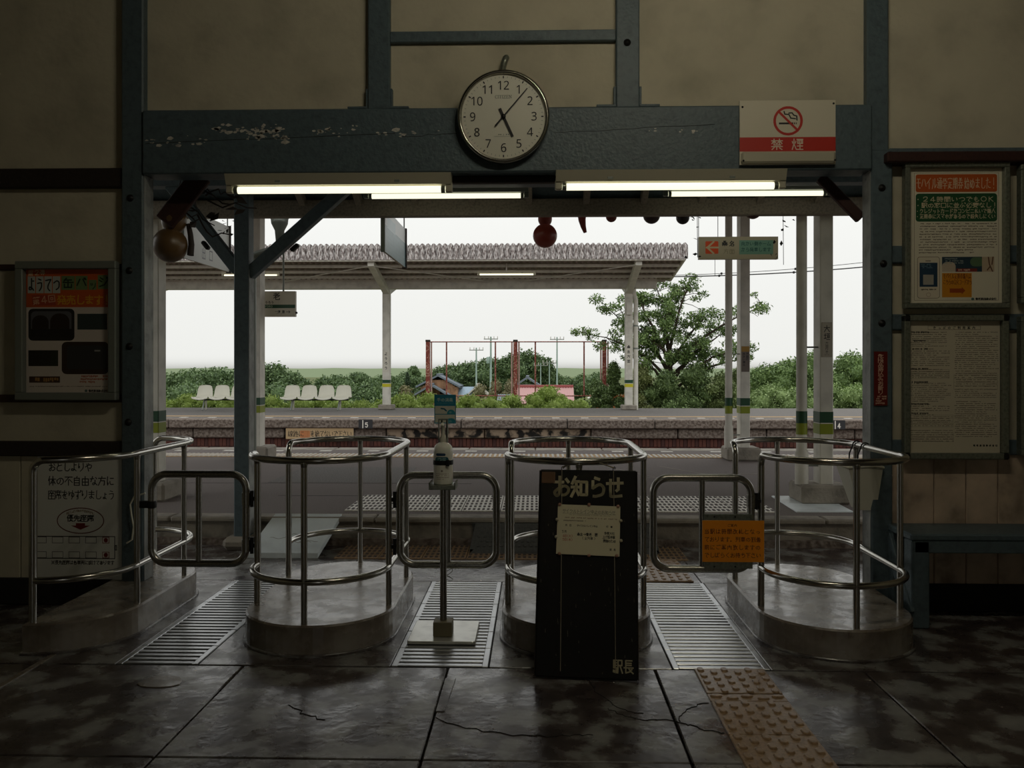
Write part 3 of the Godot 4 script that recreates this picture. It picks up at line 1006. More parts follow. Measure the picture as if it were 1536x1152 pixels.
func gate_island(x: float, half: bool, label: String) -> Node3D:
	var mid := (D_FRONT + D_BACK) / 2.0
	var t := thing("gate_island", label, "ticket gate", V(x, 0, mid), 0.0, "ticket gate islands with steel rails")
	var zb := -(D_BACK - mid)
	var zf := mid - D_FRONT
	var r := RING + 0.03
	var poly := PackedVector2Array()
	for i in 25:
		var a := PI * i / 24.0
		if not half or a <= PI / 2 + 0.001:
			poly.append(Vector2(cos(a) * r, zf + sin(a) * r))
	if half:
		poly.append(Vector2(-0.03, zf + r))
		poly.append(Vector2(-0.03, zb - r))
	for i in 25:
		var a := PI + PI * i / 24.0
		if not half or a >= PI * 1.5 - 0.001:
			poly.append(Vector2(cos(a) * r, zb + sin(a) * r))
	part("plinth", slab_mesh(poly, 0.0, TOP_Y, 0.008), mats.island, t)
	var foot := Geometry2D.offset_polygon(poly, 0.012)
	part("skirting", slab_mesh(foot[0], 0.0, 0.012, 0.003), mats.floor, t)
	part("handrail", tube_mesh(ring_path(RAIL_Y, true, half), 0.0165, 16), mats.steel, t)
	part("lower_rail", tube_mesh(ring_path(LOW_Y, false, half), 0.0155, 14), mats.steel, t)
	var feet := [[RING, zf], [RING, zb + 0.03]]
	if not half:
		feet.append_array([[0.0, zf + RING], [0.0, zb - RING]])
	for f in feet:
		part("post", tube_mesh(PackedVector3Array([Vector3(f[0], TOP_Y - 0.02, f[1]), Vector3(f[0], RAIL_Y, f[1])]), 0.0145, 14), mats.steel, t)
		part("weld_collar", lathe(PackedVector2Array([Vector2(0.0146, 0.0), Vector2(0.0175, 0.016), Vector2(0.017, 0.022)]), 12), mats.steel, t, Vector3(f[0], RAIL_Y - 0.03, f[1]))
	return t

func swing_gate(x0: float, x1: float, y0: float, y1: float, d: float, hinge_x: float, label: String, bar_at := 0.5) -> Node3D:
	var t := thing("swing_gate", label, "gate", V((x0 + x1) / 2, 0, d), 0.0, "tubular swing gates")
	var hx := (x1 - x0) / 2 - 0.018
	var p := PackedVector3Array()
	var r := 0.075
	for c in [[hx - r, y1 - 0.018 - r, 0.0], [-hx + r, y1 - 0.018 - r, PI / 2], [-hx + r, y0 + 0.018 + r, PI], [hx - r, y0 + 0.018 + r, PI * 1.5]]:
		arc(Vector3(c[0], c[1], 0), Vector3.RIGHT, Vector3.UP, r, c[2], c[2] + PI / 2, 7, p)
	part("frame", tube_mesh(p, 0.018, 14, true), mats.steel_worn, t)
	var bx := lerpf(-hx, hx, bar_at)
	part("bar", tube_mesh(PackedVector3Array([Vector3(bx, y0 + 0.02, 0), Vector3(bx, y1 - 0.02, 0)]), 0.0145, 12), mats.steel_worn, t)
	for y in [0.42, 0.65]:
		var h := thing_part("hinge", t)
		var sx := hinge_x - (x0 + x1) / 2
		var inner := hx * signf(sx)
		part("collar", tube_mesh(PackedVector3Array([Vector3(inner, y - 0.03, 0), Vector3(inner, y + 0.03, 0)]), 0.0215, 12), mats.steel_worn, h)
		part("pivot", tube_mesh(PackedVector3Array([Vector3((inner + sx) / 2, y - 0.04, 0), Vector3((inner + sx) / 2, y + 0.04, 0)]), 0.009, 8), mats.black_iron, h)
		part("pin_plate", box_mesh(Vector3(absf(sx - inner), 0.02, 0.012), 0.003), mats.black_iron, h, Vector3((inner + sx) / 2, y, 0))
	return t

func thing_part(called: String, parent: Node) -> Node3D:
	var o := Node3D.new()
	o.name = called
	parent.add_child(o, true)
	return o

func gates() -> void:
	gate_island(-2.28, true, "half ticket gate island with steel rail, round the left corner post")
	gate_island(-1.04, false, "ticket gate island with steel rails, beside the sloping grey slab")
	gate_island(0.195, false, "ticket gate island with steel rails, behind the black notice board")
	gate_island(1.42, false, "ticket gate island with steel rails and a hanging bin, by the right post")
	var a := swing_gate(-1.912, -1.405, 0.312, 0.788, 4.23, -1.367, "swing gate of steel tube before the dark timber post, left passage")
	part("strap", lathe(PackedVector2Array([Vector2(0.019, -0.018), Vector2(0.0235, -0.014), Vector2(0.0235, 0.014), Vector2(0.019, 0.018)]), 12), mats.black_iron, a, Vector3(-0.235, 0.62, 0))
	block("latch", Vector3(-0.29, 0.602, -0.012), Vector3(-0.232, 0.638, 0.012), mats.black_iron, a, 0.004)
	swing_gate(-0.68, -0.172, 0.315, 0.788, 4.22, -0.713, "swing gate of steel tube behind the sanitizer stand")
	var b := swing_gate(0.553, 1.06, 0.302, 0.779, 4.22, 1.093, "swing gate of steel tube carrying the orange notice, right passage")
	# coil of wire on the middle gate's lower rail
	var w := thing("wire_tie", "thin wire twisted round the stand's pole and the middle gate", "wire", V(-0.428, 0.318, 4.2))
	var p := PackedVector3Array()
	for i in 40:
		var k := TAU * i / 13.0
		p.append(Vector3(cos(k) * 0.026, -0.05 + i * 0.0012 + 0.02 * sin(k * 0.7), sin(k) * 0.03))
	for q in [Vector3(0.03, 0.02, 0.03), Vector3(0.05, 0.035, 0.025), Vector3(0.06, 0.02, 0.03), Vector3(0.04, 0.005, 0.03)]:
		p.append(q)
	part("strand", tube_mesh(p, 0.0016, 6), mats.frame_metal, w)
	# orange notice on its aluminium plate
	var t := thing("gate_notice", "orange printed notice on an aluminium plate fixed to the right swing gate", "sign", V(0.942, 0.452, 4.196))
	block("plate", Vector3(-0.128, -0.125, -0.006), Vector3(0.103, 0.138, -0.002), mats.frame_metal, t, 0.001)
	var im := paper(600, 410, Color(0.98, 0.6, 0.08))
	var ink := Color(0.38, 0.13, 0.04)
	write(im, "ご案内", Vector2(246, 36), Vector2(26, 26), Vector2(32, 0), 3, ink)
	var y := 86.0
	for line in ["当駅は時間改札となっ", "ております。列車の到着", "前にご案内致しますの", "でしばらくお待ち下さい"]:
		write(im, line, Vector2(24, y), Vector2(42, 46), Vector2(550.0 / line.length(), 0), 4.6, ink)
		y += 78.0
	part("notice_card", printed(0.296, 0.2, 0.003, print_of(im, 0.5), mats.body_white), null, t, Vector3(0.009, 0.008, 0.0))
	for q in [[-0.08, 0.125], [0.02, 0.125], [-0.08, -0.115], [0.02, -0.115]]:
		part("rivet", lathe(PackedVector2Array([Vector2(0, 0.004), Vector2(0.004, 0.003), Vector2(0.005, 0)]), 8), mats.black_iron, t, Vector3(q[0], q[1], -0.002), Vector3(PI / 2, 0, 0))
	# bin hooked over the right island's rail
	var bin := thing("hanging_bin", "off-white tapered plastic bin hooked over the right gate rail", "bin", V(1.735, 0.6, 4.7))
	var st := begin()
	var top := [Vector3(-0.09, 0.17, -0.1), Vector3(0.09, 0.17, -0.1), Vector3(0.09, 0.17, 0.1), Vector3(-0.09, 0.17, 0.1)]
	var bot := [Vector3(-0.02, -0.06, -0.06), Vector3(0.07, -0.06, -0.06), Vector3(0.07, -0.06, 0.06), Vector3(-0.02, -0.06, 0.06)]
	for i in 4:
		var m := (i + 1) % 4
		quad(st, top[i], top[m], bot[m], bot[i], (top[i] + top[m]) * Vector3(1, 0, 1))
	quad(st, bot[0], bot[1], bot[2], bot[3], Vector3.DOWN)
	part("tub", st.commit(), mats.white_plastic, bin)
	part("rim", tube_mesh(PackedVector3Array(top), 0.009, 8, true), mats.white_plastic, bin)
	part("lid", box_mesh(Vector3(0.17, 0.012, 0.19), 0.005), mats.white_plastic, bin, Vector3(0, 0.175, 0))
	for z in [0.06, -0.06]:
		var h := PackedVector3Array()
		h.append(Vector3(-0.03, 0.175, z))
		h.append(Vector3(-0.028, 0.23, z))
		arc(Vector3(0.012, 0.275, z), Vector3.RIGHT, Vector3.UP, 0.022, PI, -0.3, 9, h)
		part("hook", tube_mesh(h, 0.004, 7), mats.black_iron, bin)

func gate_floor() -> void:
	var f := setting("floor")
	# slabs, with open joints; grates lie in pits between them
	var g := rng(2)
	var xs := [-4.4, -3.94, -3.05, -2.17, -1.267, -0.377, 0.512, 1.4, 2.29, 3.18, 4.4]
	var zs := [-4.0, -3.0, -2.2, -1.35, -0.5, 0.35, 1.2, 2.0, 2.85, 3.735]
	for j in zs.size() - 1:
		for i in xs.size() - 1:
			block("floor_slab", V(xs[i] + 0.004, -0.12, zs[j] + 0.004), V(xs[i + 1] - 0.004, 0.0 + g.randf_range(-0.0012, 0.0), zs[j + 1] - 0.004), mats.floor, f, 0.004)
	for r in [[-4.4, -1.838, 3.743, 5.24], [-1.47, -0.63, 3.743, 5.24], [-0.2, 0.588, 3.743, 5.24], [1.013, 4.4, 3.743, 5.24], [-4.4, -1.2, 5.244, 6.29], [-1.196, 1.0, 5.244, 6.29], [1.004, 4.4, 5.244, 6.29]]:
		block("floor_slab", V(r[0], -0.12, r[2]), V(r[1], -0.0005, r[3]), mats.floor, f, 0.003)
	block("sub_floor", V(-4.4, -0.2, -4.0), V(4.4, -0.12, 6.3), mats.pit, f, 0.0)
	# three grates: cast panels, slats with slots between
	for q in [[-1.838, -1.47, "slotted metal floor grate in the left gate passage"], [-0.63, -0.2, "slotted metal floor grate under the sanitizer stand, middle passage"], [0.588, 1.013, "slotted metal floor grate in the right gate passage, above the yellow tiles"]]:
		var t := thing("floor_grate", q[2], "grate", V((q[0] + q[1]) / 2, 0, 4.4915), 0.0, "floor grates of the gate passages")
		var hx: float = (q[1] - q[0]) / 2 - 0.004
		var panels := 6
		var len := 1.497 / panels
		for k in panels:
			var zc := -0.7485 + (k + 0.5) * len
			for s in [-1, 1]:
				block("side_bar", Vector3(s * (hx - 0.028), -0.03, zc - len / 2 + 0.0015), Vector3(s * hx, 0.001, zc + len / 2 - 0.0015), mats.grate, t, 0.003)
			for m in 5:
				var zz := zc - len / 2 + (m + 0.5) * len / 5.0
				part("slat", box_mesh(Vector3(2 * hx - 0.05, 0.024, 0.032), 0.003), mats.grate, t, Vector3(0, -0.0115, zz))
	# tactile tiles: a path through the right gate and a row along the step
	var ridge_base := box_mesh(Vector3(0.3, 0.014, 0.303), 0.003)
	for r in [[3.736, 3.456, 0.0], [3.37, 3.066, 1.0], [3.062, 2.758, 1.0], [2.754, 2.45, 1.0], [2.446, 2.142, 1.0]]:
		var t := part("tactile_tile", box_mesh(Vector3(0.3, 0.014, r[0] - r[1]), 0.003), mats.tile_tan, f, V(0.829, -0.001, (r[0] + r[1]) / 2))
		bumps_on(t, r[0] - r[1], r[2])
	var cut := part("tactile_tile", box_mesh(Vector3(0.3, 0.012, 0.07), 0.002), mats.tile_tan, f, V(0.829, -0.002, 3.413))
	for k in 5:
		part("bump", bump_mesh(), mats.tile_tan, cut, Vector3(-0.12 + k * 0.06, 0.006, (k % 2) * 0.02 - 0.01), Vector3(0, PI / 2, 0))
	for i in 8:
		var t := part("tactile_tile", box_mesh(Vector3(0.296, 0.014, 0.425), 0.003), mats.tile_tan, f, V(-1.22 + i * 0.3, 0.0, 6.065))
		var st := begin()
		for a in 8:
			for b in 5:
				box(st, Vector3(-0.126 + a * 0.036, 0.009, -0.17 + b * 0.085), Vector3(0.02, 0.006, 0.042), 0.002)
		stuff(part("stud", st.commit(), mats.stud_shade, t))
	for k in 2:
		var t := part("tactile_tile", box_mesh(Vector3(0.296, 0.014, 0.29), 0.003), mats.tile_tan, f, V(0.81, 0.0, 5.41 + k * 0.295), Vector3(0, 0.1 * k, 0))
		bumps_on(t, 0.29, 1.0)
	# hairline cracks and the patched groove
	var cr := begin()
	for c in [[0.213, 3.6, 0.27, 3.3, 0.4, 3.25], [0.27, 3.3, 0.33, 3.19, 0.51, 3.19], [0.51, 3.19, 0.6, 3.12, 0.67, 3.08], [0.53, 3.19, 0.56, 3.3, 0.66, 3.38], [-0.37, 3.2, -0.25, 3.06, 0.0, 3.05], [0.0, 3.05, 0.12, 3.04, 0.2, 3.06], [-0.95, 3.3, -0.86, 3.2, -0.78, 3.17]]:
		var pts := PackedVector3Array()
		for k in 13:
			var u := k / 12.0
			var a := V(c[0], 0, c[1]).lerp(V(c[2], 0, c[3]), u)
			var b := V(c[2], 0, c[3]).lerp(V(c[4], 0, c[5]), u)
			pts.append(a.lerp(b, u) + Vector3(g.randfn(0, 0.006), 0.0, g.randfn(0, 0.006)))
		tube(cr, pts, 0.0018, 5)
	part("crack", cr.commit(), mats.dark_gap, f)
	part("repair_strip", slab_mesh(PackedVector2Array([Vector2(-0.375, -3.6), Vector2(-0.33, -3.6), Vector2(-0.34, -3.25), Vector2(-0.375, -3.25)]), -0.01, 0.0025, 0.002), mats.floor, f)
	var blot := PackedVector2Array()
	for i in 16:
		var a := TAU * i / 16.0
		blot.append(Vector2(-1.54 + cos(a) * (0.085 + 0.01 * sin(a * 3)), -3.53 + sin(a) * (0.075 + 0.008 * cos(a * 2))))
	part("repair_patch", slab_mesh(blot, -0.01, 0.003, 0.002), mats.island, f)
	part("repair_strip", slab_mesh(PackedVector2Array([Vector2(-2.185, -4.0), Vector2(-2.16, -4.0), Vector2(-2.16, -2.0), Vector2(-2.185, -2.0)]), -0.01, 0.003, 0.001), mats.island, f)

func bump_mesh() -> ArrayMesh:
	if not mats.has("bump"):
		var st := begin()
		var rim := PackedVector2Array()
		for i in 16:
			var a := TAU * i / 16.0
			rim.append(Vector2(cos(a) * 0.0145, sin(a) * 0.0145 + 0.010 * signf(sin(a) + 0.001)))
		for lv in [[1.0, 0.0, 0.86, 0.0045], [0.86, 0.0045, 0.7, 0.0062]]:
			for i in 16:
				var a := rim[i]
				var b := rim[(i + 1) % 16]
				quad(st, Vector3(a.x * lv[0], lv[1], a.y * lv[0]), Vector3(b.x * lv[0], lv[1], b.y * lv[0]), Vector3(b.x * lv[2], lv[3], b.y * lv[2]), Vector3(a.x * lv[2], lv[3], a.y * lv[2]), Vector3(a.x + b.x, 0.01, a.y + b.y))
		for i in range(1, 15):
			tri(st, Vector3(rim[0].x * 0.7, 0.0062, rim[0].y * 0.7), Vector3(rim[i].x * 0.7, 0.0062, rim[i].y * 0.7), Vector3(rim[i + 1].x * 0.7, 0.0062, rim[i + 1].y * 0.7), Vector3.UP)
		mats.bump = st.commit()
	return mats.bump

func bumps_on(t: Node, depth: float, kind: float) -> void:
	var rows := maxi(2, int(round(depth / 0.076)))
	for j in rows:
		for i in 6:
			part("bump", bump_mesh(), mats.tile_tan, t, Vector3(-0.125 + i * 0.05, 0.007, -depth / 2 + (j + (0.72 if i % 2 else 0.3)) * depth / rows), Vector3(0, 0.06 * kind, 0))

# ---- things on the wall
func frame_bars(t: Node3D, w: float, h: float, bar: float, depth: float, mat: Material) -> void:
	for s in [-1, 1]:
		block("frame_rail", Vector3(-w / 2, s * h / 2 - (bar if s > 0 else 0.0), -depth / 2), Vector3(w / 2, s * h / 2 + (bar if s < 0 else 0.0), depth / 2), mat, t, 0.004)
		block("frame_stile", Vector3(s * w / 2 - (bar if s > 0 else 0.0), -h / 2 + bar, -depth / 2), Vector3(s * w / 2 + (bar if s < 0 else 0.0), h / 2 - bar, depth / 2), mat, t, 0.004)
	block("backing", Vector3(-w / 2 + 0.004, -h / 2 + 0.004, -depth / 2 - 0.004), Vector3(w / 2 - 0.004, h / 2 - 0.004, -depth / 2 + 0.006), mats.body_white, t, 0.0)

func wall_things() -> void:
	clock()
	# no smoking sign
	var t := thing("no_smoking_sign", "white no smoking sign with a red band at the right of the lintel", "sign", V(1.325, 2.532, 4.598))
	var im := paper(712, 480, Color(0.85, 0.82, 0.74))
	im.fill_rect(Rect2i(0, 276, 712, 106), Color(0.74, 0.16, 0.09))
	write(im, "禁煙", Vector2(238, 290), Vector2(80, 78), Vector2(152, 0), 8, Color(0.87, 0.82, 0.74))
	var c := Vector2(360, 154)
	var red := Color(0.74, 0.16, 0.09)
	im.fill_rect(Rect2i(292, 166, 106, 14), Color(0.1, 0.1, 0.1))
	for k in [[404, 8], [418, 6]]:
		im.fill_rect(Rect2i(k[0], 166, k[1], 14), Color(0.3, 0.2, 0.18))
	for s in [[Vector2(330, 84), Vector2(336, 104), Vector2(366, 106), Vector2(380, 134), Vector2(414, 138)], [Vector2(366, 96), Vector2(390, 94), Vector2(402, 112), Vector2(424, 118), Vector2(426, 148)]]:
		stroke(im, PackedVector2Array(s), 9, Color(0.12, 0.12, 0.12))
	stroke(im, PackedVector2Array([c + Vector2(-72, -72), c + Vector2(72, 72)]), 17, red)
	var loop := PackedVector2Array()
	for i in 61:
		loop.append(c + Vector2(cos(TAU * i / 60.0), sin(TAU * i / 60.0)) * 100)
	stroke(im, loop, 19, red)
	part("sign_plate", printed(0.5, 0.337, 0.012, print_of(im, 0.5), mats.body_white), null, t)
	var st := begin()
	box(st, Vector3(0.0, -0.134, 0.016), Vector3(0.49, 0.062, 0.022), 0.01)
	part("lower_cover", st.commit(), mats.cream_metal, t)
	for q in [[-0.235, 0.135], [0.24, 0.15], [-0.235, -0.152], [0.24, -0.152]]:
		part("screw", lathe(PackedVector2Array([Vector2(0, 0.003), Vector2(0.005, 0.002), Vector2(0.006, 0)]), 8), mats.black_iron, t, Vector3(q[0], q[1], 0.006 if q[1] > 0 else 0.027), Vector3(PI / 2, 0, 0))
	# red plate on the right post
	im = paper(140, 560, Color(0.42, 0.09, 0.06))
	var pale := Color(0.80, 0.66, 0.58)
	write(im, "危険品持込みお断り", Vector2(43, 26), Vector2(52, 44), Vector2(0, 47), 6.5, pale)
	small_print(im, Rect2(16, 458, 108, 92), 4, pale, 55, 0.8)
	var rs := part("warning_plate", printed(0.07, 0.285, 0.006, print_of(im, 0.4), mats.red_wood), null, self, V(1.822, 1.238, 4.626))
	tag(rs, "narrow red plate with pale vertical lettering on the right gate post", "sign")
	# priority seat sign, leaning on the left wall
	im = paper(560, 840, Color(0.87, 0.87, 0.84))
	var ink := Color(0.1, 0.1, 0.1)
	write(im, "おとしよりや", Vector2(76, 78), Vector2(42, 52), Vector2(48, 0), 5.5, ink)
	write(im, "体の不自由な方に", Vector2(72, 164), Vector2(48, 58), Vector2(55, 0), 5.8, ink)
	write(im, "座席をゆずりましょう", Vector2(72, 256), Vector2(41, 56), Vector2(44, 0), 5.4, ink)
	var ring := PackedVector2Array()
	for i in 61:
		ring.append(Vector2(284 + cos(TAU * i / 60.0) * 153, 452 + sin(TAU * i / 60.0) * 82))
	stroke(im, ring, 6, Color(0.36, 0.16, 0.1))
	for i in 13:
		var a := lerpf(-2.3, -0.84, i / 12.0)
		write(im, "おとしより体の不自由な方に"[i], Vector2(276 + cos(a) * 128, 444 + sin(a) * 64), Vector2(15, 15), Vector2.ZERO, 2, Color(0.45, 0.35, 0.22))
	write(im, "優先座席", Vector2(196, 416), Vector2(40, 40), Vector2(45, 0), 5.5, ink)
	var dark_red := Color(0.45, 0.08, 0.07)
	for i in 26:
		im.fill_rect(Rect2i(254, 468, 60, 20), dark_red)
		im.fill_rect(Rect2i(222 + i * 62 / 26, 484 + i, 124 - i * 124 / 26, 1), dark_red)
	outline(im, Rect2(-40, 552, 552, 148), 5, ink)
	outline(im, Rect2(510, 610, 14, 34), 5, ink)
	for row in 2:
		for k in 4:
			outline(im, Rect2(-14 + k * 110, 557 + row * 96, 74, 42), 3, Color(0.2, 0.2, 0.2))
		outline(im, Rect2(428, 557 + row * 96, 46, 42), 4, Color(0.5, 0.2, 0.15))
		rounded(im, Rect2(438, 563 + row * 96, 26, 30), 12, dark_red)
	write(im, "※優先座席は各車両に設けてあります", Vector2(92, 712), Vector2(21, 24), Vector2(24.5, 0), 3.4, Color(0.15, 0.14, 0.13))
	var ps := thing("priority_seat_sign", "white priority seat sign with black lettering low on the left wall", "sign", V(-2.484, 0.4875, 4.668))
	part("sign_plate", printed(0.47, 0.705, 0.01, print_of(im, 0.5), mats.body_white), null, ps)
	for q in [[-0.222, 0.34], [0.22, 0.34], [-0.222, -0.34]]:
		part("screw", lathe(PackedVector2Array([Vector2(0, 0.003), Vector2(0.004, 0.002), Vector2(0.005, 0)]), 8), mats.black_iron, ps, Vector3(q[0], q[1], 0.005), Vector3(PI / 2, 0, 0))
	# left poster in its frame
	var fr := thing("poster_case", "dark grey metal poster frame on the left wall", "frame", V(-2.536, 1.495, 4.63))
	frame_bars(fr, 0.552, 0.752, 0.042, 0.05, mats.grey_metal)
	im = left_poster()
	tag(part("poster", printed(0.464, 0.683, 0.004, print_of(im, 0.5), mats.body_white), null, self, V(-2.536, 1.4945, 4.643)), "orange topped poster with dark photo panels in the left frame", "poster")
	# right posters
	fr = thing("poster_case", "pale metal poster frame at the top of the right wall", "frame", V(2.2155, 1.991, 4.63))
	frame_bars(fr, 0.543, 0.768, 0.028, 0.05, mats.frame_metal)
	tag(part("poster", printed(0.49, 0.715, 0.004, print_of(mobile_poster(), 0.5), mats.body_white), null, self, V(2.2155, 1.991, 4.64)), "poster with orange and green headings in the upper right frame", "poster")
	fr = thing("poster_case", "rounded aluminium frame below the orange and green poster", "frame", V(2.212, 1.1935, 4.63))
	frame_bars(fr, 0.543, 0.759, 0.032, 0.045, mats.frame_metal)
	for sx in [-1, 1]:
		for sy in [-1, 1]:
			block("corner_cap", Vector3(sx * 0.2715 - sx * 0.034, sy * 0.3795 - sy * 0.034, -0.024), Vector3(sx * 0.273, sy * 0.381, 0.026), mats.black_iron, fr, 0.008)
	tag(part("poster", printed(0.474, 0.699, 0.004, print_of(ticket_poster(), 0.5), mats.body_white), null, self, V(2.212, 1.1935, 4.64)), "plain sheet of small printed ticket rules in the lower right frame", "poster")
	for y in [1.9975, 1.201]:
		fr = thing("poster_case", "pale metal frame at the photo's right edge, %s" % ("level with the orange and green poster" if y > 1.5 else "level with the ticket rules"), "frame", V(2.8455, y, 4.63))
		frame_bars(fr, 0.605, 0.728, 0.03, 0.05, mats.frame_metal)
		im = paper(360, 440, Color(0.7, 0.66, 0.56))
		small_print(im, Rect2(30, 40, 300, 360), 22, Color(0.25, 0.22, 0.18), 77 + int(y * 3))
		if y < 1.5:
			im.fill_rect(Rect2i(10, 40, 30, 120), Color(0.55, 0.12, 0.1))
		tag(part("poster", printed(0.55, 0.67, 0.004, print_of(im, 0.5), mats.body_white), null, self, V(2.8455, y, 4.64)), "printed sheet in the cut-off frame %s" % ("beside the orange and green poster" if y > 1.5 else "beside the ticket rules"), "poster")

func clock() -> void:
	var t := thing("wall_clock", "round white wall clock with a chrome rim showing seven minutes past five", "clock", V(-0.168, 2.618, 4.575))
	t.rotation.x = 0.05
	var body := lathe(PackedVector2Array([Vector2(0.222, -0.06), Vector2(0.238, -0.055), Vector2(0.242, 0.0), Vector2(0.2435, 0.018), Vector2(0.238, 0.03), Vector2(0.228, 0.034), Vector2(0.222, 0.026), Vector2(0.2205, 0.012)]), 64)
	part("rim", body, paint(Color(0.62, 0.61, 0.57), 0.22, 1.0), t, Vector3.ZERO, Vector3(PI / 2, 0, 0))
	part("dial", lathe(PackedVector2Array([Vector2(0.223, 0.0), Vector2(0.223, 0.012), Vector2(0.0, 0.0125)]), 48), paint(Color(0.9, 0.89, 0.83), 0.5), t, Vector3.ZERO, Vector3(PI / 2, 0, 0))
	var black := paint(Color(0.05, 0.05, 0.05), 0.5)
	for h in range(1, 13):
		var a := TAU * h / 12.0
		var tm := words(str(h), 0.062, 0.0015)
		part("numeral", tm, black, t, Vector3(sin(a) * 0.162, cos(a) * 0.162, 0.0135))
	var minor := begin()
	for m in 60:
		var a := TAU * m / 60.0
		var at := Vector3(sin(a) * 0.205, cos(a) * 0.205, 0.0132)
		var turn := Basis(Vector3(0, 0, 1), -a)
		if m % 5 == 0:
			part("hour_mark", box_mesh(Vector3(0.006, 0.012, 0.0016), 0.0), black, t, at, Vector3(0, 0, -a))
		else:
			box(minor, at, Vector3(0.0018, 0.009, 0.001), 0.0, turn)
	part("minute_marks", minor.commit(), mats.grey_metal, t)
	part("dial_lettering", words("CITIZEN", 0.023, 0.001, "Droid Serif"), mats.grey_metal, t, Vector3(0, 0.103, 0.0132))
	var st := begin()
	span(st, Vector3(-0.05, -0.1035, 0.0128), Vector3(0.05, -0.1025, 0.0134))
	for x in [-0.024, -0.014, 0.016, 0.027]:
		box(st, Vector3(x, -0.0925, 0.0132), Vector3(0.006, 0.005, 0.001), 0.001)
	span(st, Vector3(-0.001, -0.099, 0.0128), Vector3(0.001, -0.089, 0.0134))
	part("dial_small_print", st.commit(), mats.grey_metal, t)
	for hand in [[155.0, -0.046, 0.116, 0.0145, 0.0125, 0.019], [41.0, -0.066, 0.192, 0.0085, 0.0045, 0.023]]:
		var hs := begin()
		var z: float = hand[5]
		prism(hs, PackedVector2Array([Vector2(-hand[3] / 2, -hand[1]), Vector2(hand[3] / 2, -hand[1]), Vector2(hand[4] / 2, -hand[2]), Vector2(-hand[4] / 2, -hand[2])]), 0.0, 0.002)
		var m := part("hour_hand" if hand[0] > 100 else "minute_hand", hs.commit(), black, t, Vector3(0, 0, z - 0.003))
		m.transform.basis = Basis(Vector3(0, 0, 1), -deg_to_rad(hand[0])) * Basis(Vector3.RIGHT, PI / 2)
	part("hub", lathe(PackedVector2Array([Vector2(0.012, 0.0), Vector2(0.012, 0.012), Vector2(0, 0.013)]), 16), black, t, Vector3(0, 0, 0.012), Vector3(PI / 2, 0, 0))
	# fixing above
	var k := thing("clock_hook", "grey rounded hook on the plaster just above the clock", "hook", V(-0.168, 2.93, 4.66))
	part("cap", tube_mesh(PackedVector3Array([Vector3(-0.008, -0.028, 0), Vector3(0.0, 0.0, 0.012), Vector3(0.008, 0.026, 0.01), Vector3(0.012, 0.036, -0.01)]), 0.017, 10), mats.frame_metal, k)
	for x in [-0.01, 0.008]:
		rod("wire", Vector3(x, -0.02, 0.0), Vector3(x - 0.002, -0.085, 0.05), 0.002, mats.frame_metal, k, 6)

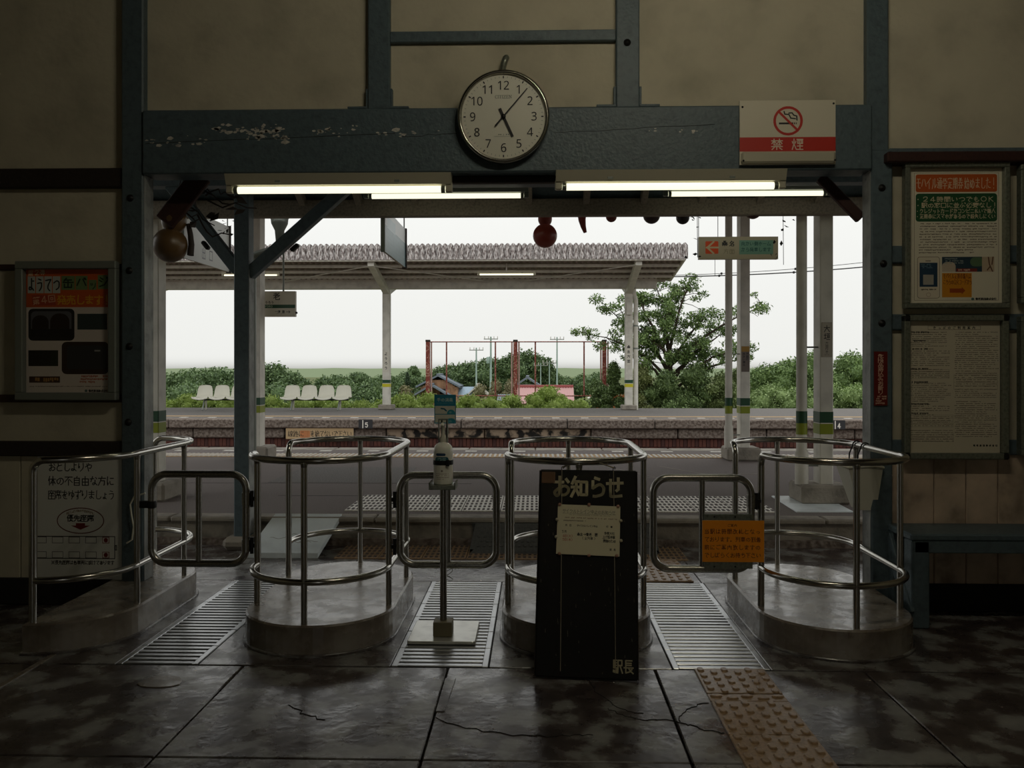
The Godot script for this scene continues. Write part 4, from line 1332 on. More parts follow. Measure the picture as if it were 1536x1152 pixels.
func left_poster() -> Image:
	var im := paper(464, 683, Color(0.85, 0.80, 0.76))
	var orange := Color(0.78, 0.33, 0.08)
	im.fill_rect(Rect2i(0, 0, 464, 212), orange)
	write(im, "第2弾", Vector2(12, 14), Vector2(27, 26), Vector2(32, -2), 4, Color(0.92, 0.8, 0.66))
	for i in 4:
		im.fill_rect(Rect2i(8 + i * 46, 44, 42, 92), Color(0.74, 0.75, 0.72))
		write(im, "ようてつ"[i], Vector2(13 + i * 46, 56), Vector2(32, 66), Vector2.ZERO, 6.5, Color(0.1, 0.1, 0.1))
	for k in [[194, 42, 74, 76], [272, 42, 66, 76], [344, 64, 44, 54], [394, 38, 66, 76]]:
		im.fill_rect(Rect2i(k[0], k[1], k[2], k[3]), Color(0.42, 0.52, 0.33))
	var dk := Color(0.08, 0.14, 0.08)
	write(im, "缶", Vector2(204, 54), Vector2(54, 52), Vector2.ZERO, 6.5, dk)
	write(im, "バ", Vector2(280, 54), Vector2(48, 52), Vector2.ZERO, 6.5, dk)
	write(im, "ッ", Vector2(346, 66), Vector2(40, 48), Vector2.ZERO, 4, dk)
	write(im, "ジ", Vector2(402, 50), Vector2(50, 54), Vector2.ZERO, 6.5, dk)
	for y in 56:
		im.fill_rect(Rect2i(30 + y / 10, 156 + y - 10, 128, 1), Color(0.68, 0.26, 0.14))
	write(im, "第4回", Vector2(36, 160), Vector2(36, 38), Vector2(42, -6), 4.6, Color(0.85, 0.64, 0.5), -0.12)
	write(im, "発売します", Vector2(172, 148), Vector2(46, 48), Vector2(51, 0), 6.2, Color(0.85, 0.62, 0.1))
	write(im, "!", Vector2(420, 148), Vector2(46, 48), Vector2.ZERO, 6.5, Color(0.85, 0.62, 0.1))
	rounded(im, Rect2(12, 220, 254, 174), 24, Color(0.13, 0.11, 0.1))
	rounded(im, Rect2(26, 234, 224, 140), 22, Color(0.36, 0.36, 0.38))
	rounded(im, Rect2(32, 256, 92, 120), 40, Color(0.15, 0.1, 0.09))
	rounded(im, Rect2(132, 246, 106, 130), 46, Color(0.17, 0.11, 0.09))
	im.fill_rect(Rect2i(26, 330, 224, 44), Color(0.12, 0.1, 0.08))
	im.fill_rect(Rect2i(282, 248, 164, 86), Color(0.2, 0.25, 0.24))
	im.fill_rect(Rect2i(12, 446, 164, 86), Color(0.14, 0.11, 0.07))
	im.fill_rect(Rect2i(134, 446, 42, 86), Color(0.16, 0.17, 0.08))
	rounded(im, Rect2(196, 400, 258, 176), 26, Color(0.22, 0.16, 0.12))
	rounded(im, Rect2(224, 420, 216, 130), 20, Color(0.2, 0.2, 0.2))
	im.fill_rect(Rect2i(376, 444, 32, 9), Color(0.6, 0.6, 0.58))
	for y in 34:
		im.fill_rect(Rect2i(16, 588 + y, 170, 1), Color(0.27, 0.16, 0.07))
	small_print(im, Rect2(24, 594, 154, 24), 1, Color(0.7, 0.52, 0.3), 5, 0.9)
	small_print(im, Rect2(290, 582, 160, 46), 3, Color(0.68, 0.36, 0.24), 6, 0.7)
	small_print(im, Rect2(16, 640, 430, 9), 1, Color(0.4, 0.33, 0.28), 7)
	write(im, "養老鉄道株式会社", Vector2(344, 660), Vector2(12, 13), Vector2(13.5, 0), 1.6, Color(0.14, 0.14, 0.14))
	rounded(im, Rect2(322, 658, 16, 16), 8, Color(0.35, 0.42, 0.4))
	return im

func mobile_poster() -> Image:
	var im := paper(735, 1072, Color(0.87, 0.84, 0.76))
	outline(im, Rect2(48, 36, 660, 1010), 2, Color(0.35, 0.24, 0.16))
	rounded(im, Rect2(60, 48, 636, 140), 16, Color(0.74, 0.33, 0.08))
	var pale := Color(0.85, 0.78, 0.66)
	write(im, "モハイル通学定期券", Vector2(66, 78), Vector2(34, 84), Vector2(41, 0), 5.4, pale)
	write(im, "始めました!!", Vector2(442, 78), Vector2(36, 84), Vector2(42, 0), 5.4, pale)
	rounded(im, Rect2(60, 200, 636, 222), 22, Color(0.09, 0.31, 0.17))
	write(im, "・24時間いつでもOK!", Vector2(56, 226), Vector2(46, 38), Vector2(57, 0), 5.0, pale)
	write(im, "・駅の窓口に並ぶ必要なし!", Vector2(56, 274), Vector2(44, 38), Vector2(50, 0), 4.6, pale)
	write(im, "・クレジットカードかコンビニ払いで購入", Vector2(60, 322), Vector2(27, 34), Vector2(33, 0), 3.8, pale)
	write(im, "・定期券にスマホがあるので紛失しにくい", Vector2(60, 364), Vector2(27, 34), Vector2(33, 0), 3.8, pale)
	small_print(im, Rect2(78, 434, 610, 250), 12, Color(0.38, 0.33, 0.26), 12, 0.4)
	# telephone, banner, arrow card
	rounded(im, Rect2(72, 700, 176, 330), 20, Color(0.36, 0.28, 0.2))
	rounded(im, Rect2(75, 703, 170, 324), 18, Color(0.86, 0.82, 0.74))
	im.fill_rect(Rect2i(136, 730, 42, 6), Color(0.35, 0.3, 0.25))
	im.fill_rect(Rect2i(90, 748, 140, 190), Color(0.10, 0.22, 0.32))
	small_print(im, Rect2(100, 758, 90, 40), 3, Color(0.5, 0.62, 0.66), 13, 0.4)
	im.fill_rect(Rect2i(118, 842, 82, 80), Color(0.66, 0.64, 0.6))
	small_print(im, Rect2(88, 954, 140, 14), 1, Color(0.3, 0.24, 0.18), 14, 0.8)
	rounded(im, Rect2(142, 984, 36, 34), 17, Color(0.66, 0.56, 0.48))
	rounded(im, Rect2(145, 987, 30, 28), 14, Color(0.86, 0.82, 0.74))
	im.fill_rect(Rect2i(266, 702, 408, 118), Color(0.12, 0.22, 0.28))
	rounded(im, Rect2(486, 706, 108, 72), 34, Color(0.34, 0.45, 0.32))
	im.fill_rect(Rect2i(578, 702, 96, 118), Color(0.76, 0.68, 0.58))
	for s in [[Vector2(628, 706), Vector2(636, 762), Vector2(660, 816)], [Vector2(664, 704), Vector2(656, 762)], [Vector2(640, 780), Vector2(620, 806)]]:
		stroke(im, PackedVector2Array(s), 9, Color(0.4, 0.27, 0.18))
	rounded(im, Rect2(266, 742, 106, 78), 36, Color(0.76, 0.7, 0.62))
	im.fill_rect(Rect2i(266, 782, 106, 38), Color(0.76, 0.7, 0.62))
	small_print(im, Rect2(280, 712, 150, 50), 3, Color(0.6, 0.64, 0.62), 15, 0.6)
	im.fill_rect(Rect2i(378, 794, 162, 26), Color(0.5, 0.16, 0.12))
	small_print(im, Rect2(384, 797, 150, 20), 1, Color(0.85, 0.7, 0.62), 16, 0.9)
	im.fill_rect(Rect2i(266, 830, 232, 192), Color(0.83, 0.55, 0.1))
	var br := Color(0.48, 0.24, 0.05)
	write(im, "モバイル定期券購入は", Vector2(276, 836), Vector2(18, 38), Vector2(22, 0), 2.6, br)
	write(im, "こちらのQRコードから", Vector2(276, 882), Vector2(18, 38), Vector2(20.5, 0), 2.6, br)
	im.fill_rect(Rect2i(326, 952, 96, 34), Color(0.62, 0.26, 0.05))
	for i in 28:
		im.fill_rect(Rect2i(420 + i, 941 + i, 1, 56 - 2 * i), Color(0.62, 0.26, 0.05))
	rounded(im, Rect2(494, 1024, 24, 24), 12, Color(0.3, 0.42, 0.4))
	write(im, "養老鉄道株式会社", Vector2(528, 1026), Vector2(18, 18), Vector2(20.5, 0), 2.6, Color(0.16, 0.15, 0.13))
	return im

func ticket_poster() -> Image:
	var im := paper(632, 932, Color(0.81, 0.775, 0.69))
	var ink := Color(0.3, 0.26, 0.21)
	outline(im, Rect2(132, 36, 366, 28), 2, ink)
	write(im, "きっぷのご利用案内", Vector2(170, 41), Vector2(18, 18), Vector2(34, 0), 3.2, Color(0.12, 0.11, 0.09))
	for k in [[10, 78, 250, 60, 4, 21], [10, 138, 250, 50, 4, 22], [10, 196, 270, 130, 9, 23], [10, 340, 270, 70, 5, 24], [10, 438, 280, 140, 10, 25], [10, 584, 270, 60, 4, 26], [10, 660, 290, 90, 7, 27], [10, 770, 300, 90, 6, 28],
			[316, 78, 300, 270, 19, 29], [316, 352, 290, 120, 8, 30], [316, 480, 290, 70, 5, 31], [316, 566, 290, 260, 18, 32]]:
		small_print(im, Rect2(k[0], k[1], k[2], k[3]), k[4], ink, k[5], 0.36)
	for y in [78, 138, 196, 336, 430, 584, 650]:
		small_print(im, Rect2(12, y - 4, 120, 17), 1, Color(0.15, 0.13, 0.1), 40 + y, 0.75)
	for r in [[12, 344, 268, 64], [312, 380, 304, 104], [12, 664, 296, 84], [12, 786, 298, 66]]:
		outline(im, Rect2(r[0], r[1], r[2], r[3]), 1, ink)
		for q in range(1, 4):
			im.fill_rect(Rect2i(r[0], r[1] + r[3] * q / 4, r[2], 1), ink)
	for x in [70, 220]:
		im.fill_rect(Rect2i(x, 344, 1, 64), ink)
	write(im, "養老鉄道株式会社", Vector2(448, 872), Vector2(12, 12), Vector2(22, 0), 3.0, Color(0.1, 0.1, 0.08))
	return im

func notice_board() -> void:
	# leans on the third island's front rail
	var tilt := atan2(0.262, 0.838)
	var t := thing("notice_board", "tall black wooden notice board with cream lettering leaning on the gate rail", "notice board", V(0.21, 0.0, 3.6), -0.095)
	t.rotation = Vector3(-tilt, -0.095, 0.0)
	var h := 0.878
	block("panel", Vector3(-0.214, 0.004, -0.014), Vector3(0.214, h, 0.012), mats.black_board, t, 0.006)
	for s in [-1, 1]:
		block("batten", Vector3(s * 0.17 - 0.02, 0.06, -0.034), Vector3(s * 0.17 + 0.02, h - 0.08, -0.014), mats.dark_wood, t, 0.003)
	for s in [-1, 1]:
		block("edge_strip", Vector3(s * 0.2135, 0.004, -0.012), Vector3(s * 0.2165, h - 0.004, 0.0105), mats.dark_wood, t, 0.001)
	block("bare_corner", Vector3(-0.205, h - 0.062, 0.011), Vector3(-0.145, h - 0.012, 0.0135), paint(Color(0.40, 0.30, 0.22), 0.9), t, 0.001)
	var cream := paint(Color(0.70, 0.67, 0.55), 0.7)
	var x := -0.15
	for ch in "お知らせ":
		lettering(ch, t, Vector3(x, h - 0.032, 0.0122), 0.070, 0.088, 0.0125, cream)
		x += 0.0775
	lettering("駅", t, Vector3(0.112, 0.082, 0.0122), 0.038, 0.05, 0.0055, cream)
	lettering("長", t, Vector3(0.156, 0.082, 0.0122), 0.038, 0.05, 0.0055, cream)
	# scuffs
	var sc := begin()
	var g := rng(9)
	for i in 70:
		var c := Vector3(g.randf_range(-0.2, 0.2), g.randf_range(0.02, 0.86), 0.0122)
		var w := g.randf_range(0.001, 0.0035)
		var l := g.randf_range(0.002, 0.02)
		quad(sc, c, c + Vector3(w, g.randfn(0, 0.001), 0), c + Vector3(w * 0.6, l, 0), c + Vector3(0, l * 0.8, 0), Vector3(0, 0, 1))
	stuff(part("scuffs", sc.commit(), paint(Color(0.34, 0.33, 0.29), 0.9), t))
	# screw eyes and cords
	for s in [[-0.118, -0.05], [0.11, 0.035]]:
		part("screw_eye", tube_mesh(PackedVector3Array([Vector3(s[0], h - 0.002, 0), Vector3(s[0], h + 0.012, 0), Vector3(s[0] + 0.007, h + 0.018, 0), Vector3(s[0] + 0.012, h + 0.012, 0), Vector3(s[0] + 0.006, h + 0.006, 0)]), 0.0018, 6), mats.black_iron, t)
		part("cord", tube_mesh(PackedVector3Array([Vector3(s[0] + 0.004, h + 0.012, 0), Vector3(s[1] - 0.01, h + 0.045, -0.008), Vector3(s[1], h + 0.06, -0.03), Vector3(s[1], h + 0.05, -0.06), Vector3(s[0] + 0.006, h + 0.014, -0.01)]), 0.003, 6), mats.cord, t)
		part("cord", tube_mesh(PackedVector3Array([Vector3(s[0] + 0.002, h - 0.002, 0.013), Vector3(s[0] + 0.006, 0.6, 0.0137), Vector3(s[0] + 0.012, 0.03, 0.0137)]), 0.0014, 5), mats.cord, t)
	# the paper pinned on it
	var im := paper(600, 470, Color(0.83, 0.80, 0.68))
	var ink := Color(0.14, 0.13, 0.11)
	write(im, "サイクルトレイン中止のお知らせ", Vector2(48, 44), Vector2(30, 36), Vector2(34, 0), 3.2, Color(0.35, 0.34, 0.3))
	im.fill_rect(Rect2i(46, 82, 510, 2), Color(0.35, 0.34, 0.3))
	small_print(im, Rect2(106, 92, 400, 12), 1, Color(0.55, 0.5, 0.42), 61, 0.5)
	small_print(im, Rect2(70, 118, 500, 18), 1, Color(0.55, 0.47, 0.38), 62, 0.6)
	small_print(im, Rect2(52, 146, 230, 17), 1, Color(0.4, 0.36, 0.3), 63, 0.6)
	write(im, "月 日", Vector2(78, 188), Vector2(18, 18), Vector2(20, 0), 3, ink)
	write(im, "サイクルトレイン中止", Vector2(190, 188), Vector2(18, 18), Vector2(20, 0), 3, ink)
	write(im, "行 事", Vector2(470, 188), Vector2(18, 18), Vector2(20, 0), 3, ink)
	write(im, "5月", Vector2(48, 246), Vector2(20, 24), Vector2(24, 0), 3.2, ink)
	for k in 2:
		write(im, ["4日(火)", "5日(水)"][k], Vector2(56, 286 + k * 34), Vector2(20, 24), Vector2(20, 0), 3.2, Color(0.66, 0.28, 0.22))
	write(im, "桑名→養老 間", Vector2(196, 264), Vector2(24, 28), Vector2(28, 0), 4, ink)
	write(im, "(全列車)", Vector2(238, 302), Vector2(24, 24), Vector2(28, 0), 3.2, ink)
	for k in 3:
		write(im, ["多度大社", "上げ馬神事", "開催のため"][k], Vector2([452, 436, 444][k], 246 + k * 36), Vector2(22, 26), Vector2([25, 24, 24][k], 0), 3.4, ink)
	write(im, "駅長", Vector2(508, 400), Vector2(18, 20), Vector2(36, 0), 3, Color(0.3, 0.28, 0.24))
	var sheet := thing("notice_sheet", "cream printed sheet pinned to the black notice board", "paper", V(0.21, 0, 3.6))
	sheet.rotation = t.rotation
	sheet.position += t.basis * Vector3(0.004, h - 0.265, 0.0165)
	sheet.rotate_object_local(Vector3(0, 0, 1), -0.018)
	part("sheet", printed(0.272, 0.214, 0.0015, print_of(im, 0.7), mats.body_white), null, sheet)
	for q in [[-0.128, 0.106], [0.0, 0.11], [0.126, 0.107], [-0.137, 0.04], [0.139, 0.045], [-0.138, -0.035], [0.141, -0.04], [-0.122, -0.106], [0.006, -0.108], [0.124, -0.104]]:
		part("pin", lathe(PackedVector2Array([Vector2(0.007, 0), Vector2(0.0075, 0.003), Vector2(0.005, 0.006), Vector2(0, 0.007)]), 10), paint(Color(0.66, 0.5, 0.42) if absf(q[1]) > 0.1 else Color(0.75, 0.72, 0.62), 0.4), sheet, Vector3(q[0], q[1], 0.001), Vector3(PI / 2, 0, 0))

func lettering(ch: String, parent: Node, at: Vector3, w: float, h: float, thick: float, mat: Material) -> void:
	# raised letters: each brush stroke a strip with square ends
	var st := begin()
	for s in glyph(ch):
		for i in s.size() - 1:
			var a := Vector3(s[i].x / 25.0 * w, -s[i].y / 25.0 * h, 0)
			var b := Vector3(s[i + 1].x / 25.0 * w, -s[i + 1].y / 25.0 * h, 0)
			var dir := (b - a).normalized()
			box(st, (a + b) / 2.0 + Vector3(0, 0, 0.0004), Vector3(a.distance_to(b) + thick * 0.55, thick, 0.0012), 0.0, Basis(dir, Vector3(-dir.y, dir.x, 0), Vector3(0, 0, 1)))
	part("letter", st.commit(), mat, parent, at)

func sanitizer_stand() -> void:
	var t := thing("sanitizer_stand", "slim metal stand with a white base plate in the middle gate passage", "stand", V(-0.44, 0.002, 4.2))
	var poly := PackedVector2Array()
	for c in [[0.145, 0.155, 0.0], [-0.145, 0.155, PI / 2], [-0.145, -0.155, PI], [0.145, -0.155, PI * 1.5]]:
		for i in 5:
			var a: float = c[2] + PI / 2 * i / 4.0
			poly.append(Vector2(c[0] + cos(a) * 0.015 * (1), c[1] + sin(a) * 0.015))
	part("base_plate", slab_mesh(poly, 0.003, 0.016, 0.003), mats.white_enamel, t)
	block("socket_box", Vector3(-0.045, 0.016, 0.02), Vector3(0.045, 0.085, 0.105), paint(Color(0.45, 0.42, 0.32), 0.6), t, 0.003)
	rod("pole", Vector3(0.0, 0.016, 0.06), Vector3(0.0, 0.72, 0.06), 0.0165, mats.steel_worn, t, 14)
	block("tray", Vector3(-0.06, 0.716, -0.005), Vector3(0.058, 0.736, 0.125), mats.frame_metal, t, 0.003)
	for s in [-1, 1]:
		block("tray_lip", Vector3(s * 0.06 - 0.003, 0.716, -0.005), Vector3(s * 0.06 + 0.003, 0.75, 0.125), mats.frame_metal, t, 0.001)
	rod("back_rod", Vector3(-0.014, 0.73, 0.0), Vector3(-0.014, 1.04, 0.0), 0.004, mats.black_iron, t, 8)
	rod("back_rod", Vector3(0.01, 0.73, 0.0), Vector3(0.01, 1.04, 0.0), 0.004, mats.black_iron, t, 8)
	var im := paper(220, 300, Color(0.12, 0.5, 0.6))
	write(im, "手の消毒", Vector2(28, 36), Vector2(34, 36), Vector2(42, 0), 5, Color(0.72, 0.8, 0.78))
	small_print(im, Rect2(22, 86, 176, 12), 1, Color(0.4, 0.6, 0.62), 71, 0.6)
	for k in 2:
		im.fill_rect(Rect2i(8, 118 + k * 90, 204, 82), Color(0.82, 0.82, 0.76))
		rounded(im, Rect2(130, 156 + k * 90, 82, 88), 40, Color(0.16, 0.56, 0.63))
		im.fill_rect(Rect2i(130, 200 + k * 90, 82, 60), Color(0.12, 0.5, 0.6) if k == 0 else Color(0.12, 0.5, 0.6))
	im.fill_rect(Rect2i(8, 208, 204, 82), Color(0.82, 0.82, 0.76))
	rounded(im, Rect2(130, 246, 82, 60), 30, Color(0.16, 0.56, 0.63))
	im.fill_rect(Rect2i(0, 290, 220, 10), Color(0.12, 0.5, 0.6))
	im.fill_rect(Rect2i(212, 118, 8, 182), Color(0.12, 0.5, 0.6))
	stroke(im, PackedVector2Array([Vector2(70, 144), Vector2(104, 150), Vector2(122, 168), Vector2(110, 160)]), 14, Color(0.1, 0.4, 0.48))
	write(im, "手", Vector2(148, 176), Vector2(30, 20), Vector2.ZERO, 3, Color(0.6, 0.75, 0.75))
	write(im, "出", Vector2(148, 266), Vector2(30, 20), Vector2.ZERO, 3, Color(0.6, 0.75, 0.75))
	part("sign_card", printed(0.105, 0.14, 0.004, print_of(im, 0.5), mats.body_white), null, t, Vector3(0.002, 1.092, 0.0))
	# the bottle stands on the tray
	var b := thing("sanitizer_bottle", "white pump bottle with a black strap standing on the slim stand", "bottle", V(-0.441, 0.738, 4.14))
	var wp := paint(Color(0.93, 0.92, 0.87), 0.35)
	wp.subsurf_scatter_enabled = true
	wp.subsurf_scatter_strength = 0.15
	part("body", lathe(PackedVector2Array([Vector2(0, 0), Vector2(0.043, 0.0), Vector2(0.0465, 0.006), Vector2(0.0465, 0.156), Vector2(0.0455, 0.168), Vector2(0.041, 0.181), Vector2(0.031, 0.192), Vector2(0.018, 0.2), Vector2(0.016, 0.206), Vector2(0.0155, 0.22)]), 28), wp, b)
	part("neck_ring", lathe(PackedVector2Array([Vector2(0.0175, 0.2), Vector2(0.0185, 0.215), Vector2(0.014, 0.225), Vector2(0.009, 0.24), Vector2(0.008, 0.268)]), 18), mats.white_plastic, b)
	part("pump_head", tube_mesh(PackedVector3Array([Vector3(0, 0.262, 0), Vector3(0, 0.285, 0), Vector3(0.0, 0.288, 0.035), Vector3(0, 0.278, 0.05)]), 0.0085, 10), mats.white_plastic, b)
	part("strap", lathe(PackedVector2Array([Vector2(0.0475, 0.094), Vector2(0.0485, 0.096), Vector2(0.0485, 0.114), Vector2(0.0475, 0.116)]), 28), mats.black_iron, b)
	block("strap_buckle", Vector3(0.018, 0.09, 0.04), Vector3(0.034, 0.12, 0.051), mats.black_iron, b, 0.002)
	for s in [-1, 1]:
		block("guard_arm", Vector3(s * 0.021 - 0.002, 0.2, -0.012), Vector3(s * 0.021 + 0.002, 0.31, 0.012), mats.frame_metal, b, 0.001)
	block("guard_bridge", Vector3(-0.023, 0.306, -0.012), Vector3(0.023, 0.312, 0.012), mats.frame_metal, b, 0.001)
	# label wrapped round the front
	im = paper(200, 260, Color(0.92, 0.91, 0.86))
	rounded(im, Rect2(40, 8, 90, 22), 10, Color(0.12, 0.26, 0.4))
	rounded(im, Rect2(30, 38, 130, 60), 28, Color(0.12, 0.38, 0.42))
	small_print(im, Rect2(52, 46, 90, 40), 3, Color(0.7, 0.78, 0.76), 81, 0.6)
	rounded(im, Rect2(88, 148, 18, 20), 9, Color(0.6, 0.56, 0.5))
	small_print(im, Rect2(40, 180, 120, 60), 4, Color(0.62, 0.55, 0.5), 82, 0.4)
	var st := begin()
	for i in 12:
		var q := []
		for u in [i / 12.0, (i + 1) / 12.0]:
			var a := lerpf(-1.15, 1.15, u)
			for v in [0.0, 1.0]:
				q.append([Vector3(sin(a) * 0.0471, lerpf(0.155, 0.01, v), cos(a) * 0.0471), Vector3(sin(a), 0, cos(a)), Vector2(u, v)])
		for k in [0, 2, 3, 0, 3, 1]:
			st.set_normal(q[k][1])
			st.set_uv(q[k][2])
			st.add_vertex(q[k][0])
	part("label_sheet", st.commit(), print_of(im, 0.4), b)

func ramps_and_bench() -> void:
	# grey slab used as a ramp up the step
	var s := thing("concrete_slab_ramp", "pale blue-grey slab lying as a ramp against the platform step", "ramp", V(-1.66, 0.0, 5.86))
	var st := begin()
	var a := Vector3(-0.31, 0.035, 0.0)
	var b := Vector3(0.18, 0.035, 0.0)
	var c := Vector3(0.24, 0.225, -0.46)
	var d := Vector3(-0.25, 0.225, -0.46)
	var down := Vector3(0, -0.035, 0.0)
	quad(st, a, b, c, d, Vector3.UP)
	quad(st, a + down, b + down, c + down, d + down, Vector3.DOWN)
	for e in [[a, b, Vector3(0, 0, 1)], [b, c, Vector3.RIGHT], [c, d, Vector3(0, 0, -1)], [d, a, Vector3.LEFT]]:
		quad(st, e[0], e[1], e[1] + down, e[0] + down, e[2])
	part("slab", st.commit(), mats.pale_concrete, s)
	st = begin()
	var g := rng(12)
	for k in 5:
		var p := a.lerp(b, 0.08 + 0.2 * k).lerp(d.lerp(c, g.randf()), g.randf_range(0.2, 0.8))
		var pts := PackedVector3Array()
		for m in 7:
			pts.append(p + Vector3(m * 0.022, 0.0003 + (m % 3) * 0.0004 + (-0.16 * m * 0.0 ), 0) + (d - a) * (0.02 * sin(m * 1.3 + k)))
		tube(st, pts, 0.0014, 5)
	part("hairline", st.commit(), mats.stone, s)
	block("support_block", V(-0.24, 0, 0.12), V(-0.1, 0.06, 0.4), mats.dark_gap, s, 0.005)
	block("support_block", V(0.0, 0, 0.12), V(0.14, 0.06, 0.4), mats.dark_gap, s, 0.005)
	# rubber kerb ramp behind the notice board
	var r := thing("kerb_ramp", "grey studded rubber kerb ramp behind the notice board", "ramp", V(0.2, 0.0, 6.0))
	st = begin()
	var prof := PackedVector2Array([Vector2(0, 0.0), Vector2(-0.035, 0.03), Vector2(-0.24, 0.175), Vector2(-0.26, 0.175), Vector2(-0.26, 0.0)])
	for i in prof.size():
		var p := prof[i]
		var q := prof[(i + 1) % prof.size()]
		quad(st, Vector3(-0.66, p.y, p.x), Vector3(0.66, p.y, p.x), Vector3(0.63, q.y, q.x), Vector3(-0.63, q.y, q.x), Vector3(0, (p + q).y / 2 - 0.06, (p + q).x / 2 + 0.16))
	for e in [-1, 1]:
		tri(st, Vector3(e * 0.66, 0, 0), Vector3(e * 0.63, 0.175, -0.24), Vector3(e * 0.63, 0.0, -0.26), Vector3(e, 0, 0))
	var rubber := grainy(Color(0.33, 0.33, 0.32), 0.8, mats.fine, 2.0)
	part("wedge", st.commit(), rubber, r)
	var dots := begin()
	for i in 30:
		for k in 5:
			var u := (k + 0.7) / 5.6
			var base := Vector3(-0.6 + i * 0.041 + (k % 2) * 0.02, lerpf(0.033, 0.172, u), lerpf(-0.035, -0.24, u))
			box(dots, base, Vector3(0.02, 0.008, 0.02), 0.003, Basis(Vector3.RIGHT, 0.615))
	stuff(part("stud", dots.commit(), rubber, r))
	var im := paper(90, 120, Color(0.62, 0.52, 0.48))
	write(im, "注", Vector2(18, 36), Vector2(52, 54), Vector2.ZERO, 7, Color(0.6, 0.2, 0.16))
	part("caution_label", printed(0.05, 0.055, 0.002, print_of(im), mats.body_white), null, r, Vector3(0.46, 0.103, -0.118), Vector3(-0.95, 0, 0))
	# bench along the right wall
	var bn := thing("wall_bench", "dark blue painted plank bench against the right wall", "bench", V(3.1, 0, 4.5))
	block("seat_plank", Vector3(-1.24, 0.435, -0.16), Vector3(1.3, 0.47, 0.155), mats.blue_wood, bn, 0.008)
	block("seat_edge", Vector3(-1.22, 0.375, 0.12), Vector3(1.3, 0.436, 0.15), mats.blue_wood, bn, 0.004)
	for x in [-1.19, 0.4]:
		block("leg", Vector3(x - 0.045, 0, 0.06), Vector3(x + 0.045, 0.436, 0.15), mats.blue_wood, bn, 0.006)
		block("leg", Vector3(x - 0.045, 0, -0.16), Vector3(x + 0.045, 0.436, -0.08), mats.blue_wood, bn, 0.006)
	st = begin()
	for e in [[Vector3(-1.232, 0.40, 0.13), Vector3(-1.232, 0.06, -0.14)]]:
		box(st, (e[0] + e[1]) / 2, Vector3(0.02, e[0].distance_to(e[1]), 0.09), 0.004, Basis(Vector3.RIGHT, -atan2(0.27, 0.34)).orthonormalized())
	part("end_brace", st.commit(), mats.blue_wood, bn)
	# a loose ribbon of pale plastic on the left post
	var rb := thing("loose_strap", "thin pale curling strap hanging on the left gate post behind the rail", "strap", V(-2.16, 0.5, 4.612))
	part("ribbon", tube_mesh(PackedVector3Array([Vector3(0.06, 0.12, 0), Vector3(0.0, 0.1, 0.0), Vector3(-0.02, 0.06, 0.004), Vector3(-0.012, 0.0, 0.006), Vector3(0.0, -0.06, 0.006), Vector3(-0.01, -0.13, 0.004), Vector3(-0.04, -0.15, 0.002)]), 0.005, 6), mats.white_plastic, rb)

# ---- things hung in the gateway
func gourd(at: Vector3, big: float, small: float, colour: Color, label: String, hang: float, lean := Vector3.ZERO) -> Node3D:
	var t := thing("gourd", label, "gourd", at, 0.0, "gourds hung in the gateway")
	t.rotation = lean
	var p := PackedVector2Array()
	var neck := big * 0.88
	for i in 13:
		var a := -PI / 2 + (PI * 0.83) * i / 12.0
		p.append(Vector2(maxf(0.0, cos(a) * big), sin(a) * big))
	var c := big * 0.9 + small * 0.82
	for i in 11:
		var a := -PI / 2 + 0.75 + (PI - 0.9) * i / 10.0
		p.append(Vector2(maxf(0.004, cos(a) * small), c + sin(a) * small * 1.15))
	p.append(Vector2(0.006, c + small * 1.35))
	p.append(Vector2(0.0, c + small * 1.4))
	var m := paint(colour, 0.42)
	m.clearcoat_enabled = true
	m.clearcoat = 0.3
	m.clearcoat_roughness = 0.3
	part("body", lathe(p, 24), m, t)
	rod("cord", Vector3(0, c + small * 1.3, 0), Vector3(0, c + small * 1.3 + hang, 0), 0.003, mats.wire, t, 6)
	return t

